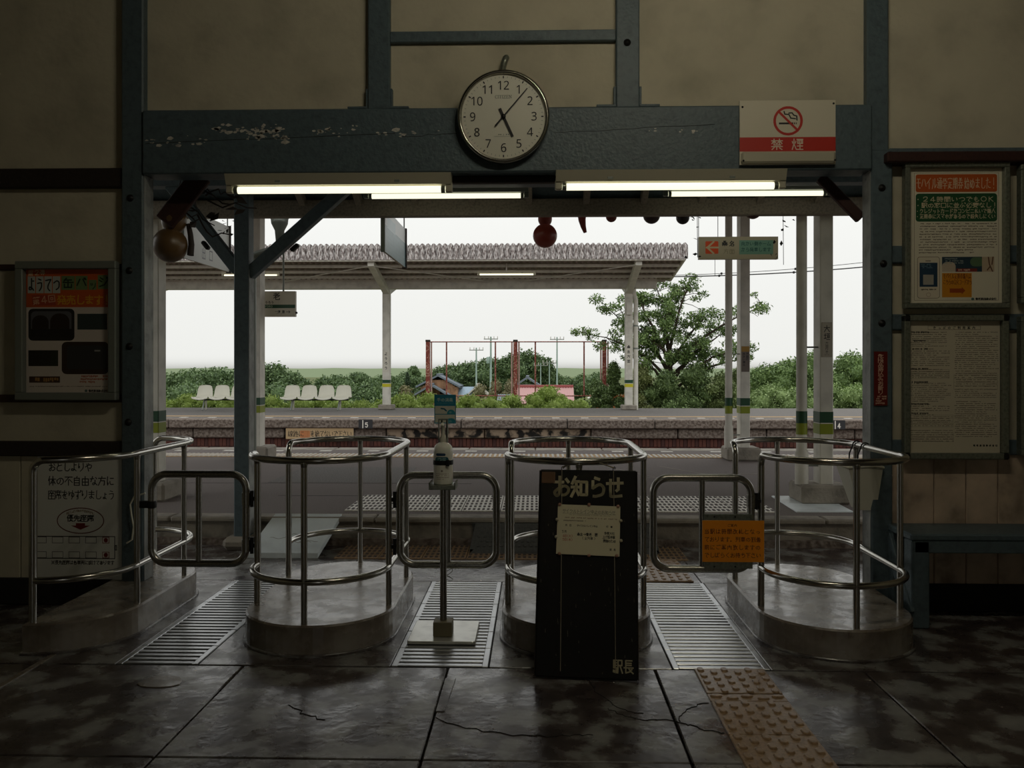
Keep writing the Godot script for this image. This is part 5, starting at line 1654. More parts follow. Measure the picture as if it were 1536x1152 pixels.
func hanging_things() -> void:
	var red := Color(0.48, 0.16, 0.12)
	gourd(V(0.08, 2.386, 7.15), 0.1, 0.058, Color(0.56, 0.2, 0.14), "largest red gourd hanging below the eave, left of the others", 0.78)
	var bent := thing("gourd", "long curved red gourd hanging right of the largest red one", "gourd", V(0.385, 2.49, 7.15), 0.0, "gourds hung in the gateway")
	part("body", tube_mesh(PackedVector3Array([Vector3(0, 0.16, 0), Vector3(-0.003, 0.08, 0), Vector3(0.0, 0.02, 0), Vector3(0.01, -0.03, 0), Vector3(0.026, -0.08, 0)]), 0.046, 14, false, 0.014), paint(red, 0.42), bent)
	rod("cord", Vector3(0, 0.15, 0), Vector3(0, 0.88, 0), 0.003, mats.wire, bent, 6)
	gourd(V(0.625, 2.54, 7.15), 0.045, 0.03, red, "smallest red gourd peeping below the eave beam", 0.72)
	gourd(V(0.955, 2.55, 7.15), 0.07, 0.04, Color(0.2, 0.1, 0.1), "dark brown gourd bottom under the eave, second from right", 0.68)
	gourd(V(1.21, 2.53, 7.15), 0.055, 0.034, Color(0.12, 0.09, 0.1), "nearly black gourd bottom among trailing leaves under the eave", 0.7)
	gourd(V(1.745, 2.56, 7.0), 0.07, 0.042, Color(0.26, 0.1, 0.08), "red-brown gourd in front of the farther canopy post", 0.68)
	gourd(V(-2.087, 1.995, 4.9), 0.098, 0.07, Color(0.38, 0.28, 0.15), "large tan gourd hanging beside the left gate post", 0.2, Vector3(0, 0, -0.16))
	var lf := thing("dried_leaf", "dark curled dried leaf hanging beside the tan gourd", "leaf", V(-1.99, 1.96, 4.92))
	part("blade", tube_mesh(PackedVector3Array([Vector3(0, 0.16, 0), Vector3(0.012, 0.1, 0), Vector3(0.018, 0.04, 0), Vector3(0.016, -0.02, 0.01)]), 0.014, 8, false, 0.02), mats.dark_wood, lf)
	# withered vine over the left corner
	var v := thing("withered_vine", "dark withered vine and leaves draped over the left corner brace", "vine", V(-1.93, 2.22, 4.92))
	var g := rng(14)
	for k in 7:
		var p := PackedVector3Array()
		var at := Vector3(g.randf_range(-0.16, 0.05), g.randf_range(-0.05, 0.1), g.randf_range(-0.03, 0.03))
		for i in 6:
			p.append(at)
			at += Vector3(g.randf_range(0.01, 0.07), g.randf_range(-0.06, 0.03), g.randf_range(-0.02, 0.02))
		part("stem", tube_mesh(p, 0.006, 6, false, 0.003), mats.dark_wood, v)
	for k in 14:
		var lm := leaf_blade(0.05)
		part("leaf", lm, mats.dark_wood, v, Vector3(g.randf_range(-0.16, 0.26), g.randf_range(-0.13, 0.08), g.randf_range(-0.04, 0.04)), Vector3(g.randf() * 6, g.randf() * 6, g.randf() * 6))
	# strings of small leaves
	for s in [[1.33, 2.56, 7.2, 0.35, "dangling string of small dark leaves left of the direction sign"], [2.02, 2.56, 7.15, 0.42, "dangling string of small dark leaves right of the direction sign"], [-2.48, 2.53, 7.05, 0.16, "dangling string of small dark leaves by the left exit sign"]]:
		var t := thing("leaf_string", s[4], "vine", V(s[0], s[1], s[2]))
		rod("thread", Vector3(0, 0.95, 0), Vector3(0.01, -s[3], 0), 0.0025, mats.wire, t, 5)
		for k in 9:
			part("leaf", leaf_blade(0.03), paint(Color(0.10, 0.12, 0.10), 0.7), t, Vector3(g.randfn(-0.02, 0.05), -s[3] * g.randf(), g.randfn(0, 0.02)), Vector3(g.randf() * 6, g.randf() * 6, g.randf() * 6))
	# direction sign, facing the gate
	var d := thing("direction_sign", "hanging cream direction sign with an orange arrow and green panel", "sign", V(1.74, 2.325, 7.5))
	var im := paper(700, 200, Color(0.66, 0.62, 0.50))
	rounded(im, Rect2(58, 40, 114, 112), 8, Color(0.80, 0.28, 0.08))
	for s in [[Vector2(68, 96), Vector2(172, 96)], [Vector2(130, 46), Vector2(74, 96), Vector2(130, 148)]]:
		stroke(im, PackedVector2Array(s), 16, Color(0.75, 0.68, 0.52))
	write(im, "桑名", Vector2(206, 38), Vector2(46, 44), Vector2(66, 0), 7, Color(0.12, 0.13, 0.12))
	write(im, "方面", Vector2(220, 110), Vector2(42, 42), Vector2(52, 0), 3, Color(0.42, 0.4, 0.28))
	im.fill_rect(Rect2i(356, 32, 300, 126), Color(0.42, 0.58, 0.48))
	write(im, "向かい側ホーム", Vector2(376, 46), Vector2(30, 34), Vector2(38, 0), 4, Color(0.10, 0.30, 0.26))
	write(im, "から発車します", Vector2(376, 98), Vector2(30, 34), Vector2(38, 0), 4, Color(0.10, 0.30, 0.26))
	part("sign_box", printed(0.675, 0.192, 0.05, print_of(im, 0.35), mats.cream_metal), null, d)
	for x in [-0.335, -0.17]:
		rod("hanger_wire", Vector3(x, 0.09, 0), Vector3(x, 1.18, 0), 0.003, mats.wire, d, 5)
	rod("loose_cord", Vector3(-0.185, -0.09, -0.05), Vector3(-0.185, -0.235, -0.05), 0.002, mats.wire, d, 5)
	# station name board under the far side of the platform roof
	im = paper(660, 310, Color(0.80, 0.78, 0.70))
	write(im, "養", Vector2(186, 24), Vector2(76, 80), Vector2.ZERO, 10, Color(0.13, 0.12, 0.1))
	write(im, "老", Vector2(394, 24), Vector2(76, 80), Vector2.ZERO, 10, Color(0.13, 0.12, 0.1))
	write(im, "ようろう", Vector2(254, 122), Vector2(30, 30), Vector2(37, 0), 4.5, Color(0.24, 0.22, 0.2))
	im.fill_rect(Rect2i(0, 164, 660, 42), Color(0.06, 0.28, 0.15))
	write(im, "YORO", Vector2(286, 173), Vector2(20, 24), Vector2(25, 0), 4, Color(0.7, 0.74, 0.64))
	write(im, "大垣", Vector2(120, 234), Vector2(28, 30), Vector2(46, 0), 4, Color(0.2, 0.2, 0.2))
	small_print(im, Rect2(404, 242, 36, 18), 1, Color(0.3, 0.3, 0.3), 91, 0.7)
	write(im, "津屋", Vector2(446, 234), Vector2(30, 32), Vector2(54, 0), 4.5, Color(0.2, 0.2, 0.2))
	write(im, "→", Vector2(550, 230), Vector2(46, 46), Vector2.ZERO, 6, Color(0.12, 0.12, 0.12))
	small_print(im, Rect2(420, 272, 120, 13), 1, Color(0.45, 0.42, 0.36), 92, 0.5)
	var sb := thing("station_name_board", "white station name board with a green stripe and black arrow", "sign", V(-3.30, 2.09, 10.66))
	part("board", printed(0.67, 0.315, 0.06, print_of(im, 0.45), mats.body_white), null, sb)
	part("hanger", tube_mesh(PackedVector3Array([Vector3(0.18, 0.15, 0), Vector3(0.18, 1.42, 0)]), 0.012, 8), mats.grey_metal, sb)
	block("end_clip", Vector3(0.333, -0.12, -0.02), Vector3(0.352, -0.095, 0.02), mats.black_iron, sb, 0.003)
	# two glossy boards hung square to the tracks
	for s in [[-1.235, 7.0, 8.15, 2.245, 0.36, "pale board with a teal lower half hung edge-on from the eave, centre", false], [-2.86, 6.95, 8.0, 2.19, 0.42, "white exit sign hung edge-on by the timber post's left brace", true]]:
		var t := thing("hanging_sign", s[5], "sign", V(s[0], s[3] + s[4] / 2, (s[1] + s[2]) / 2), PI / 2)
		var l: float = s[2] - s[1]
		im = paper(512, 190, Color(0.86, 0.89, 0.88))
		if s[6]:
			im.fill(Color(0.8, 0.81, 0.78))
			write(im, "出口", Vector2(190, 128), Vector2(40, 42), Vector2(80, 0), 5, Color(0.2, 0.2, 0.2))
		else:
			im.fill_rect(Rect2i(0, 72, 512, 118), Color(0.40, 0.58, 0.60))
			im.fill_rect(Rect2i(60, 28, 190, 50), Color(0.72, 0.81, 0.83))
			small_print(im, Rect2(20, 80, 460, 100), 5, Color(0.46, 0.63, 0.65), 95, 0.9)
		var gl := print_of(im, 0.05)
		gl.roughness = 0.3
		part("board", printed(l, s[4], 0.02, gl, mats.body_white), null, t)
		for k in [[l / 2 + 0.008, 0.03]]:
			block("end_frame", Vector3(k[0] - 0.012, -s[4] / 2 - 0.01, -0.022), Vector3(k[0] + 0.012, s[4] / 2 + 0.01, 0.022), mats.dark_wood, t, 0.003)
			block("end_frame", Vector3(-k[0] - 0.006, -s[4] / 2 - 0.01, -0.018), Vector3(-k[0] + 0.006, s[4] / 2 + 0.01, 0.018), mats.grey_metal, t, 0.003)
		for x in [-l / 2 + 0.02, l / 2 - 0.02]:
			rod("hanger", Vector3(x, s[4] / 2, 0), Vector3(x, s[4] / 2 + 1.0, 0), 0.006, mats.grey_metal, t, 6)

func leaf_blade(size: float) -> ArrayMesh:
	var key := ["leaf_blade", size]
	if not mats.has(key):
		var st := begin()
		var a := Vector3(0, size, 0)
		var b := Vector3(size * 0.45, 0.1 * size, size * 0.15)
		var c := Vector3(0, -size * 0.7, 0)
		var d := Vector3(-size * 0.45, 0.1 * size, size * 0.15)
		tri(st, a, b, c, Vector3(0, 0, 1))
		tri(st, a, c, d, Vector3(0, 0, 1))
		mats[key] = st.commit()
	return mats[key]

# ---- beyond the tracks
func ground_y(d: float) -> float:
	if d < 30.0:
		return -0.35
	if d < 90.0:
		return lerpf(-0.35, -4.6, (d - 30.0) / 60.0)
	return -4.6

func landscape() -> void:
	var st := begin()
	var ds := [23.8, 30.0, 45.0, 60.0, 90.0, 200.0, 600.0, 5000.0]
	for i in ds.size() - 1:
		var w0: float = 60.0 + ds[i]
		var w1: float = 60.0 + ds[i + 1]
		quad(st, V(-w0, ground_y(ds[i]), ds[i]), V(w0, ground_y(ds[i]), ds[i]), V(w1, ground_y(ds[i + 1]), ds[i + 1]), V(-w1, ground_y(ds[i + 1]), ds[i + 1]), Vector3.UP)
	part("terrain", st.commit(), mats.grass, setting("ground_field"))
	# far hills
	var g := rng(33)
	for h in [[1500.0, 3.2, 3.0], [700.0, 0.2, 2.2]]:
		st = begin()
		var d: float = h[0]
		var n := FastNoiseLite.new()
		n.seed = int(d)
		n.frequency = 0.006
		var prev := Vector3.ZERO
		for i in 141:
			var x := (i - 70) * d / 60.0
			var top := V(x, 1.29 + h[1] * (0.3 + n.get_noise_1d(i * 60.0)) * 0.5, d)
			if i:
				quad(st, prev, top, Vector3(top.x, -6, top.z + d * 0.2), Vector3(prev.x, -6, prev.z + d * 0.2), Vector3(0, 1, 1))
				quad(st, prev, top, Vector3(top.x, -6, top.z - d * 0.2), Vector3(prev.x, -6, prev.z - d * 0.2), Vector3(0, 1, -1))
			prev = top
		part("hillside", st.commit(), paint(Color(0.42, 0.48, 0.34), 1.0), setting("ground_hills"))
	# tall steel frame, its red paint peeling
	var f := thing("net_frame", "tall red and white peeling steel frame of posts and bars behind the far platform", "frame", V(0, -0.6, 32))
	for x in [-3.975, -0.735, 2.54]:
		block("main_post", Vector3(x - 0.075, 0, -0.075), Vector3(x + 0.075, 2.92, 0.075), mats.rust_red, f, 0.01)
		block("post_cap", Vector3(x - 0.085, 2.88, -0.085), Vector3(x + 0.085, 2.96, 0.085), mats.dark_wood, f, 0.01)
		for s in [-1, 1]:
			if x < -3.0 and s < 0:
				continue
			rod("stay", Vector3(x + s * 0.13, 0.2, 0.02), Vector3(x + s * 0.13, 2.86, 0.02), 0.03, mats.pale_red, f, 8)
	for x in [-3.285, -1.475, 0.0, 1.795]:
		rod("thin_post", Vector3(x, 0.9, 0), Vector3(x, 2.9, 0), 0.028, mats.rust_red, f, 8)
	for y in [2.88, 0.885]:
		rod("bar", Vector3(-3.97, y, 0), Vector3(2.54, y, 0), 0.02, mats.rust_red, f, 8)
	houses()
	for p in [[-7.5, 110.0, 3.95, 0.14, "pale green utility pole with a crossarm, right of the wooden house"], [-5.65, 110.0, 5.35, 0.17, "taller pale utility pole right of the first, with a transformer"], [2.75, 110.0, 5.3, 0.13, "grey utility pole rising above the pink roof"], [1.78, 110.0, 2.3, 0.09, "short far utility pole among the trees, second left of the grey one"], [0.68, 110.0, 2.0, 0.09, "short far turquoise utility pole above the white gable"]]:
		var t := thing("utility_pole", p[4], "utility pole", V(p[0], -4.6, p[1]))
		var top: float = p[2] + 4.6
		part("mast", lathe(PackedVector2Array([Vector2(p[3], 0), Vector2(p[3] * 0.6, top), Vector2(0, top)]), 10), mats.pole_grey, t)
		block("crossarm", Vector3(-0.9, top - 0.35, -0.06), Vector3(0.9, top - 0.25, 0.06), mats.grey_metal, t)
		for k in [-0.8, -0.3, 0.4, 0.85]:
			rod("insulator", Vector3(k, top - 0.25, 0), Vector3(k, top + 0.05, 0), 0.05, mats.white_paint, t, 6)
		if p[2] > 5.32:
			part("transformer", lathe(PackedVector2Array([Vector2(0, 0), Vector2(0.22, 0), Vector2(0.22, 0.8), Vector2(0, 0.85)]), 12), mats.pole_grey, t, Vector3(-0.35, top - 3.4, 0))
	# wires over the line
	for w in [[V(2.9, 3.72, 23.0), V(12.0, 4.35, 23.0), "black overhead cable running from the far canopy's right end"], [V(2.9, 3.7, 22.6), V(12.0, 4.55, 23.2), "thin upper overhead cable beside the black one"]]:
		var p := PackedVector3Array()
		for i in 15:
			var u := i / 14.0
			p.append((w[0] as Vector3).lerp(w[1], u) + Vector3(0, -0.28 * 4 * u * (1 - u) * 0.6, 0))
		var t := thing("overhead_cable", w[2], "cable", Vector3.ZERO)
		part("strand", tube_mesh(p, 0.016 if "black" in w[2].substr(0, 6) else 0.008, 6), mats.wire, t)
		for i in [3, 6, 9]:
			part("clamp", box_mesh(Vector3(0.05, 0.06, 0.05), 0.01), mats.wire, t, p[i])
	for w in [[2.505, 7.2], [2.62, 7.9]]:
		pass

func gable(parent: Node, x0: float, x1: float, eave: float, ridge: float, z0: float, z1: float, mat: Material, over := 0.3) -> void:
	# two tiled slopes, ridge along z
	var mid := (x0 + x1) / 2.0
	for s in [[x0, -1.0], [x1, 1.0]]:
		var a := Vector3(mid, ridge, 0)
		var b := Vector3(s[0], eave, 0)
		var n := int(absf(z1 - z0) / 0.5)
		var st := begin()
		for i in n:
			var za := lerpf(z0, z1, float(i) / n)
			var zb := lerpf(z0, z1, (i + 0.86) / n)
			quad(st, Vector3(a.x, a.y + 0.05, za), Vector3(a.x, a.y + 0.05, zb), Vector3(b.x, b.y + 0.05, zb), Vector3(b.x, b.y + 0.05, za), Vector3(s[1], 2, 0))
		quad(st, Vector3(a.x, a.y, z0), Vector3(a.x, a.y, z1), Vector3(b.x, b.y, z1), Vector3(b.x, b.y, z0), Vector3(s[1], 2, 0))
		quad(st, Vector3(a.x, a.y - 0.18, z0), Vector3(a.x, a.y - 0.18, z1), Vector3(b.x, b.y - 0.18, z1), Vector3(b.x, b.y - 0.18, z0), Vector3(-s[1], -2, 0))
		for z in [z0, z1]:
			quad(st, Vector3(a.x, a.y + 0.05, z), Vector3(b.x, b.y + 0.05, z), Vector3(b.x, b.y - 0.18, z), Vector3(a.x, a.y - 0.18, z), Vector3(0, 0, 1 if z == maxf(z0, z1) else -1))
		part("roof_slope", st.commit(), mat, parent)
	block("roof_ridge", Vector3(mid - 0.18, ridge - 0.02, z0), Vector3(mid + 0.18, ridge + 0.16, z1), mat, parent, 0.05)

func houses() -> void:
	var h := thing("wooden_house", "old wooden farmhouse with grey tiled gables below the red frame", "house", V(-12.0, -4.6, 110))
	# the gable end with its boards
	var st := begin()
	for i in 16:
		var x := -2.2 + i * 0.285
		var top := 4.95 - absf(x + 0.05) * 0.62
		span(st, Vector3(x, 0, 3.0), Vector3(x + 0.27, minf(top, 4.0 + 0.5), 3.1))
	part("board_wall", st.commit(), mats.house_wood, h)
	block("body", Vector3(-2.2, 0, -3), Vector3(2.3, 3.6, 3.02), mats.house_wood, h)
	gable(h, -2.75, 2.75, 3.7, 5.12, -3.6, 3.6, mats.roof_tile)
	gable(h, -2.9, 1.7, 2.63, 3.97, 3.2, 5.6, mats.roof_tile)
	block("porch_wall", Vector3(-2.2, 0, 3.2), Vector3(1.3, 2.5, 4.9), mats.house_wood, h)
	block("window", Vector3(0.2, 2.75, 3.08), Vector3(0.9, 3.4, 3.14), mats.dark_gap, h)
	block("annex_wall", Vector3(2.2, 0, -1.5), Vector3(4.3, 2.6, 2.0), mats.house_wall, h)
	st = begin()
	for i in 12:
		var x := 2.15 + i * 0.19
		box(st, Vector3(x + 0.09, 2.98, 0.9), Vector3(0.15, 0.06, 2.9), 0.0, Basis(Vector3.RIGHT, 0.42))
	box(st, Vector3(3.25, 2.95, 0.9), Vector3(2.25, 0.05, 2.9), 0.0, Basis(Vector3.RIGHT, 0.42))
	part("annex_roof", st.commit(), mats.roof_blue, h)
	block("store_wall", Vector3(4.3, 0, -1.0), Vector3(5.9, 2.9, 1.6), mats.house_wall, h)
	gable(h, 3.3, 6.3, 2.5, 3.85, -1.4, 2.0, mats.white_paint)
	# the pink roofed row
	var k := thing("red_roofed_house", "long low house with a faded pink and red metal roof", "house", V(0.9, -4.6, 90))
	block("wall", Vector3(-2.9, 0, -1.5), Vector3(2.9, 2.5, 1.0), mats.house_wall, k)
	st = begin()
	var tilt := Basis(Vector3.RIGHT, 0.6)
	box(st, Vector3(0, 3.2, 1.0), Vector3(6.1, 0.06, 3.0), 0.0, tilt)
	for i in 22:
		box(st, Vector3(-2.95 + i * 0.281, 3.25, 1.0), Vector3(0.07, 0.08, 3.0), 0.0, tilt)
	part("roof_front", st.commit(), mats.roof_pink, k)
	st = begin()
	box(st, Vector3(0, 3.2, -1.45), Vector3(6.1, 0.06, 3.0), 0.0, Basis(Vector3.RIGHT, -0.6))
	part("roof_back", st.commit(), mats.roof_pink, k)
	block("roof_ridge", Vector3(-3.05, 3.92, -0.5), Vector3(3.05, 4.2, 0.05), mats.roof_red, k, 0.03)
	block("chimney_stone", Vector3(1.6, 1.2, 2.6), Vector3(1.9, 2.3, 2.9), mats.concrete, k, 0.02)
	var w := thing("gabled_house", "white gable with a grey tiled roof peeping over the red roof", "house", V(-0.9, -4.6, 100))
	block("wall", Vector3(-1.0, 0, -2), Vector3(1.0, 4.1, 2), mats.white_paint, w)
	gable(w, -1.45, 1.45, 4.0, 4.95, -2.5, 2.5, mats.roof_tile)
	var l := thing("low_shed", "low shed with a blue-grey tiled roof left of the red roof", "shed", V(-2.9, -4.6, 88))
	block("wall", Vector3(-0.7, 0, -1), Vector3(0.75, 2.5, 1), mats.house_wall, l)
	st = begin()
	box(st, Vector3(0, 2.85, 0.3), Vector3(1.9, 0.08, 2.4), 0.0, Basis(Vector3.RIGHT, 0.3))
	for i in 9:
		box(st, Vector3(-0.88 + i * 0.22, 2.91, 0.3), Vector3(0.06, 0.06, 2.4), 0.0, Basis(Vector3.RIGHT, 0.3))
	part("roof", st.commit(), mats.roof_tile, l)
	var s := thing("brown_shed", "brown corrugated shed with a white sloping roof by the far canopy post", "shed", V(3.45, -1.1, 40))
	st = begin()
	for i in 12:
		span(st, Vector3(-0.9 + i * 0.14, 0, 0.5), Vector3(-0.9 + i * 0.14 + 0.09, 1.12 + i * 0.018, 0.54))
	span(st, Vector3(-0.9, 0, -0.6), Vector3(0.78, 1.15, 0.5))
	part("corrugated_wall", st.commit(), mats.shed_brown, s)
	st = begin()
	box(st, Vector3(-0.05, 1.28, 0), Vector3(2.0, 0.06, 1.5), 0.0, Basis(Vector3(0, 0, 1), 0.27))
	part("roof", st.commit(), mats.white_paint, s)

# ---- plants
func leaf_card(size: float) -> ArrayMesh:
	var key := ["leaf_card", size]
	if not mats.has(key):
		var st := begin()
		var a := Vector3(0, 0, size)
		var b := Vector3(size * 0.42, size * 0.12, 0)
		var c := Vector3(0, 0, -size)
		var d := Vector3(-size * 0.42, size * 0.12, 0)
		tri(st, a, b, c, Vector3.UP)
		tri(st, a, c, d, Vector3.UP)
		mats[key] = st.commit()
	return mats[key]

func leaves(parent: Node, called: String, blobs: Array, count: int, size: float, dark: Color, light: Color, seed_n: int, shell := 0.5) -> void:
	# blobs: [centre, radii]; leaves spread over them by volume
	var mm := MultiMesh.new()
	mm.transform_format = MultiMesh.TRANSFORM_3D
	mm.use_colors = true
	mm.mesh = leaf_card(size)
	mm.instance_count = count
	var g := rng(seed_n)
	var total := 0.0
	for b in blobs:
		total += pow(b[1].x * b[1].y * b[1].z, 0.667)
	var at := 0
	for n in blobs.size():
		var b: Array = blobs[n]
		var share := int(round(count * pow(b[1].x * b[1].y * b[1].z, 0.667) / total))
		if n == blobs.size() - 1:
			share = count - at
		for i in share:
			if at >= count:
				break
			var dir := Vector3(g.randfn(), g.randfn(), g.randfn()).normalized()
			var r := lerpf(shell, 1.0, sqrt(g.randf()))
			var p: Vector3 = b[0] + dir * r * b[1] * (1.0 + 0.12 * g.randfn())
			var basis := Basis.from_euler(Vector3(g.randfn() * 0.7, g.randf() * TAU, g.randfn() * 0.7)).scaled(Vector3.ONE * g.randf_range(0.6, 1.25))
			mm.set_instance_transform(at, Transform3D(basis, p))
			mm.set_instance_color(at, dark.lerp(light, g.randf()))
			at += 1
	while at < count:
		mm.set_instance_transform(at, Transform3D(Basis(), blobs[0][0]))
		mm.set_instance_color(at, dark)
		at += 1
	var o := MultiMeshInstance3D.new()
	o.name = called
	o.multimesh = mm
	o.material_override = mats.leaf
	parent.add_child(o, true)
	stuff(o)

func core(parent: Node, blobs: Array, c: Color, k := 0.82) -> void:
	var st := begin()
	var sp := SphereMesh.new()
	sp.radius = 1.0
	sp.height = 2.0
	sp.radial_segments = 12
	sp.rings = 7
	for b in blobs:
		st.append_from(sp, 0, Transform3D(Basis.from_scale(b[1] * k), b[0]))
	part("inner_foliage", st.commit(), paint(c.linear_to_srgb(), 1.0), parent)

func bushy(called: String, label: String, category: String, group: String, x: float, d: float, w: float, top: float, base: float, n: int, size: float, dark: Color, light: Color, seed_n: int, trunk := true, with_core := true) -> void:
	var t := thing(called, label, category, V(x, base, d), 0.0, group)
	var g := rng(seed_n)
	var h := top - base
	var blobs := []
	var k := 9 if trunk else 13
	for i in k:
		var u := lerpf(-1.0, 1.0, (i + g.randf()) / k)
		var v := g.randf_range(0.5, 0.84) if trunk else g.randf_range(0.14, 0.82)
		var r := w * g.randf_range(0.3, 0.46)
		var roof := sqrt(maxf(0.05, 1.0 - u * u * 0.45))
		blobs.append([Vector3(u * w * 0.62, h * v * roof, g.randfn() * w * 0.25), Vector3(r, minf(r * 0.75, h * 0.3), r * 0.8)])
	blobs.append([Vector3(0, h * 0.78, 0), Vector3(w * 0.45, h * 0.22, w * 0.4)])
	if trunk:
		part("trunk", tube_mesh(PackedVector3Array([Vector3.ZERO, Vector3(0.04 * w, h * 0.3, 0), Vector3(0, h * 0.7, 0)]), w * 0.06, 7, false, w * 0.02), mats.bark, t)
	if with_core:
		core(t, blobs, dark.lerp(light, 0.45), 0.74)
	leaves(t, "foliage", blobs, n, size, dark, light, seed_n + 1)

func trees() -> void:
	var g := rng(70)
	var dk := Color(0.06, 0.105, 0.045)
	var lt := Color(0.17, 0.25, 0.10)
	# wooded rise on the left
	var n := 100
	for p in [[-31.2, 74.0, 2.4, 1.0], [-29.6, 75.0, 2.2, 1.25], [-28.0, 76.0, 2.4, 1.5], [-26.0, 76.0, 2.4, 1.35], [-24.4, 75.0, 1.8, 1.55], [-23.4, 74.0, 1.7, 1.8], [-22.2, 74.0, 1.6, 1.75], [-21.0, 74.0, 1.8, 1.1], [-19.2, 78.0, 1.6, 0.55], [-17.4, 80.0, 1.5, 0.2], [-15.6, 82.0, 1.5, 0.35],
			[-36.5, 72.0, 2.6, 0.6], [-40.5, 74.0, 2.6, 0.8], [-44.5, 76.0, 2.6, 0.9], [-32.5, 70.0, 2.4, 0.2], [-28.5, 70.0, 2.6, 0.1], [-24.5, 70.0, 2.5, 0.2], [-20.8, 70.0, 2.4, 0.0], [-18.0, 66.0, 2.0, -0.2], [-15.5, 66.0, 2.0, -0.3], [-13.2, 68.0, 1.8, -0.25], [-17.0, 78.0, 2.0, 0.1], [-15.0, 80.0, 1.8, 0.3]]:
		bushy("wooded_tree", "dark green broadleaf tree in the wooded rise behind the white seats", "tree", "trees of the left wooded rise", p[0], p[1], p[2] * 1.25, p[3], -4.0, 5200, 0.17, dk, lt, n)
		n += 3
	# lower rows that close the view between the two
	for i in 17:
		bushy("wooded_tree", "dark tree in the low far row between white seats and tall open tree", "tree", "low far row of trees", -29.0 + i * 2.4, 126.0 + (i % 3) * 4.0, 3.3, 0.45 + 0.4 * sin(i * 2.1), -4.6, 4600, 0.22, dk, lt, n)
		n += 3
	# wooded hill in the middle
	for p in [[-12.4, 84.0, 1.5, 1.45], [-11.2, 85.0, 1.7, 1.7], [-9.6, 86.0, 1.8, 1.85], [-8.0, 86.0, 1.9, 2.05], [-6.6, 87.0, 1.7, 2.25], [-5.4, 88.0, 1.8, 2.35], [-4.2, 88.0, 1.6, 2.35], [-3.0, 88.0, 1.7, 2.9], [-1.9, 88.0, 1.7, 3.1], [-0.8, 88.0, 1.6, 3.05], [0.4, 88.0, 1.6, 2.75], [1.5, 88.0, 1.4, 2.35], [2.3, 88.5, 1.0, 1.2],
			[-10.5, 122.0, 2.6, 0.9], [-6.0, 122.0, 3.4, 1.3], [-1.0, 124.0, 3.4, 1.0]]:
		bushy("wooded_tree", "dark green broadleaf tree on the wooded hill behind the red frame", "tree", "trees of the middle wooded hill", p[0], p[1] + 28.0 if p[1] < 100.0 else p[1], p[2] * 1.7, 1.29 + (p[3] - 1.29) * 1.32, -4.6, 5200, 0.24, dk, lt, n)
		n += 3
	# dry brush in front of that hill
	for p in [[-14.2, 1.6, -0.35], [-6.5, 1.7, -0.3], [-4.6, 1.6, 0.1], [-2.9, 1.4, 0.2]]:
		bushy("dry_brush", "olive brown thicket at the foot of the middle wooded hill", "bush", "olive thickets by the farmhouse", p[0] * 0.95, 96.0 if p[0] > -10 else 90.0, p[2] * 0.0 + p[1], p[2], -4.6, 2600, 0.17, Color(0.12, 0.12, 0.06), Color(0.26, 0.23, 0.12), n, false)
		n += 3
	# small cypress and the bluish tree beyond
	bushy("cypress", "small pointed dark conifer left of the far white post", "tree", "", -13.6, 92.0, 0.5, 0.9, -3.5, 1600, 0.13, Color(0.03, 0.06, 0.03), Color(0.08, 0.12, 0.06), n)
	bushy("round_tree", "rounded distant tree just right of the far white post", "tree", "", -38.0, 270.0, 3.2, 2.1, -5.0, 1500, 0.45, dk, lt, n + 3)
	n += 9
	# hedge plants along the back of the platform
	var hedge_dark := Color(0.19, 0.28, 0.05)
	var hedge_light := Color(0.42, 0.52, 0.15)
	var x := -14.6
	while x < 1.6:
		var top := 0.5 + g.randf_range(-0.14, 0.12)
		if x > -6.2 and x < -4.4:
			top -= 0.06
		bushy("hedge_shrub", "yellow-green leafy shrub in the row behind the far platform", "shrub", "yellow-green shrubs behind the far platform", x, 25.3 + g.randf() * 0.8, 0.62, top, -0.4, 2600, 0.045, hedge_dark, hedge_light, n, false)
		x += g.randf_range(0.55, 0.72)
		n += 3
	bushy("round_shrub", "larger rounded yellow-green bush before the red roof", "shrub", "", 0.42, 26.5, 0.72, 0.8, -0.4, 4200, 0.045, hedge_dark, hedge_light, n, false)
	n += 3
	# thick growth on the right
	for p in [[7.8, 29.0, 1.0, 0.75], [8.7, 28.6, 0.95, 0.7], [9.6, 28.8, 1.0, 0.85], [10.5, 28.6, 1.0, 0.8], [11.4, 29.0, 1.0, 0.9], [12.3, 29.0, 1.0, 0.7]]:
		bushy("leafy_shrub", "light green leafy shrub at the right end of the far platform", "shrub", "light green shrubs on the right", p[0], p[1], p[2], p[3], -0.5, 6500, 0.055, Color(0.13, 0.2, 0.065), Color(0.33, 0.43, 0.18), n, false)
		n += 3
	for p in [[8.9, 33.5, 1.1, 1.45], [10.0, 34.0, 1.2, 1.7], [11.0, 34.5, 0.9, 2.0], [12.3, 34.0, 1.2, 1.95], [13.3, 34.0, 1.2, 1.6], [7.9, 34.0, 0.9, 0.9]]:
		bushy("broadleaf_tree", "mid green broadleaf tree behind the light green shrubs on the right", "tree", "broadleaf trees on the right", p[0], p[1], p[2] * 1.2, p[3], -0.8, 8000, 0.07, Color(0.07, 0.125, 0.04), Color(0.24, 0.34, 0.12), n)
		n += 3
	big_tree(n)

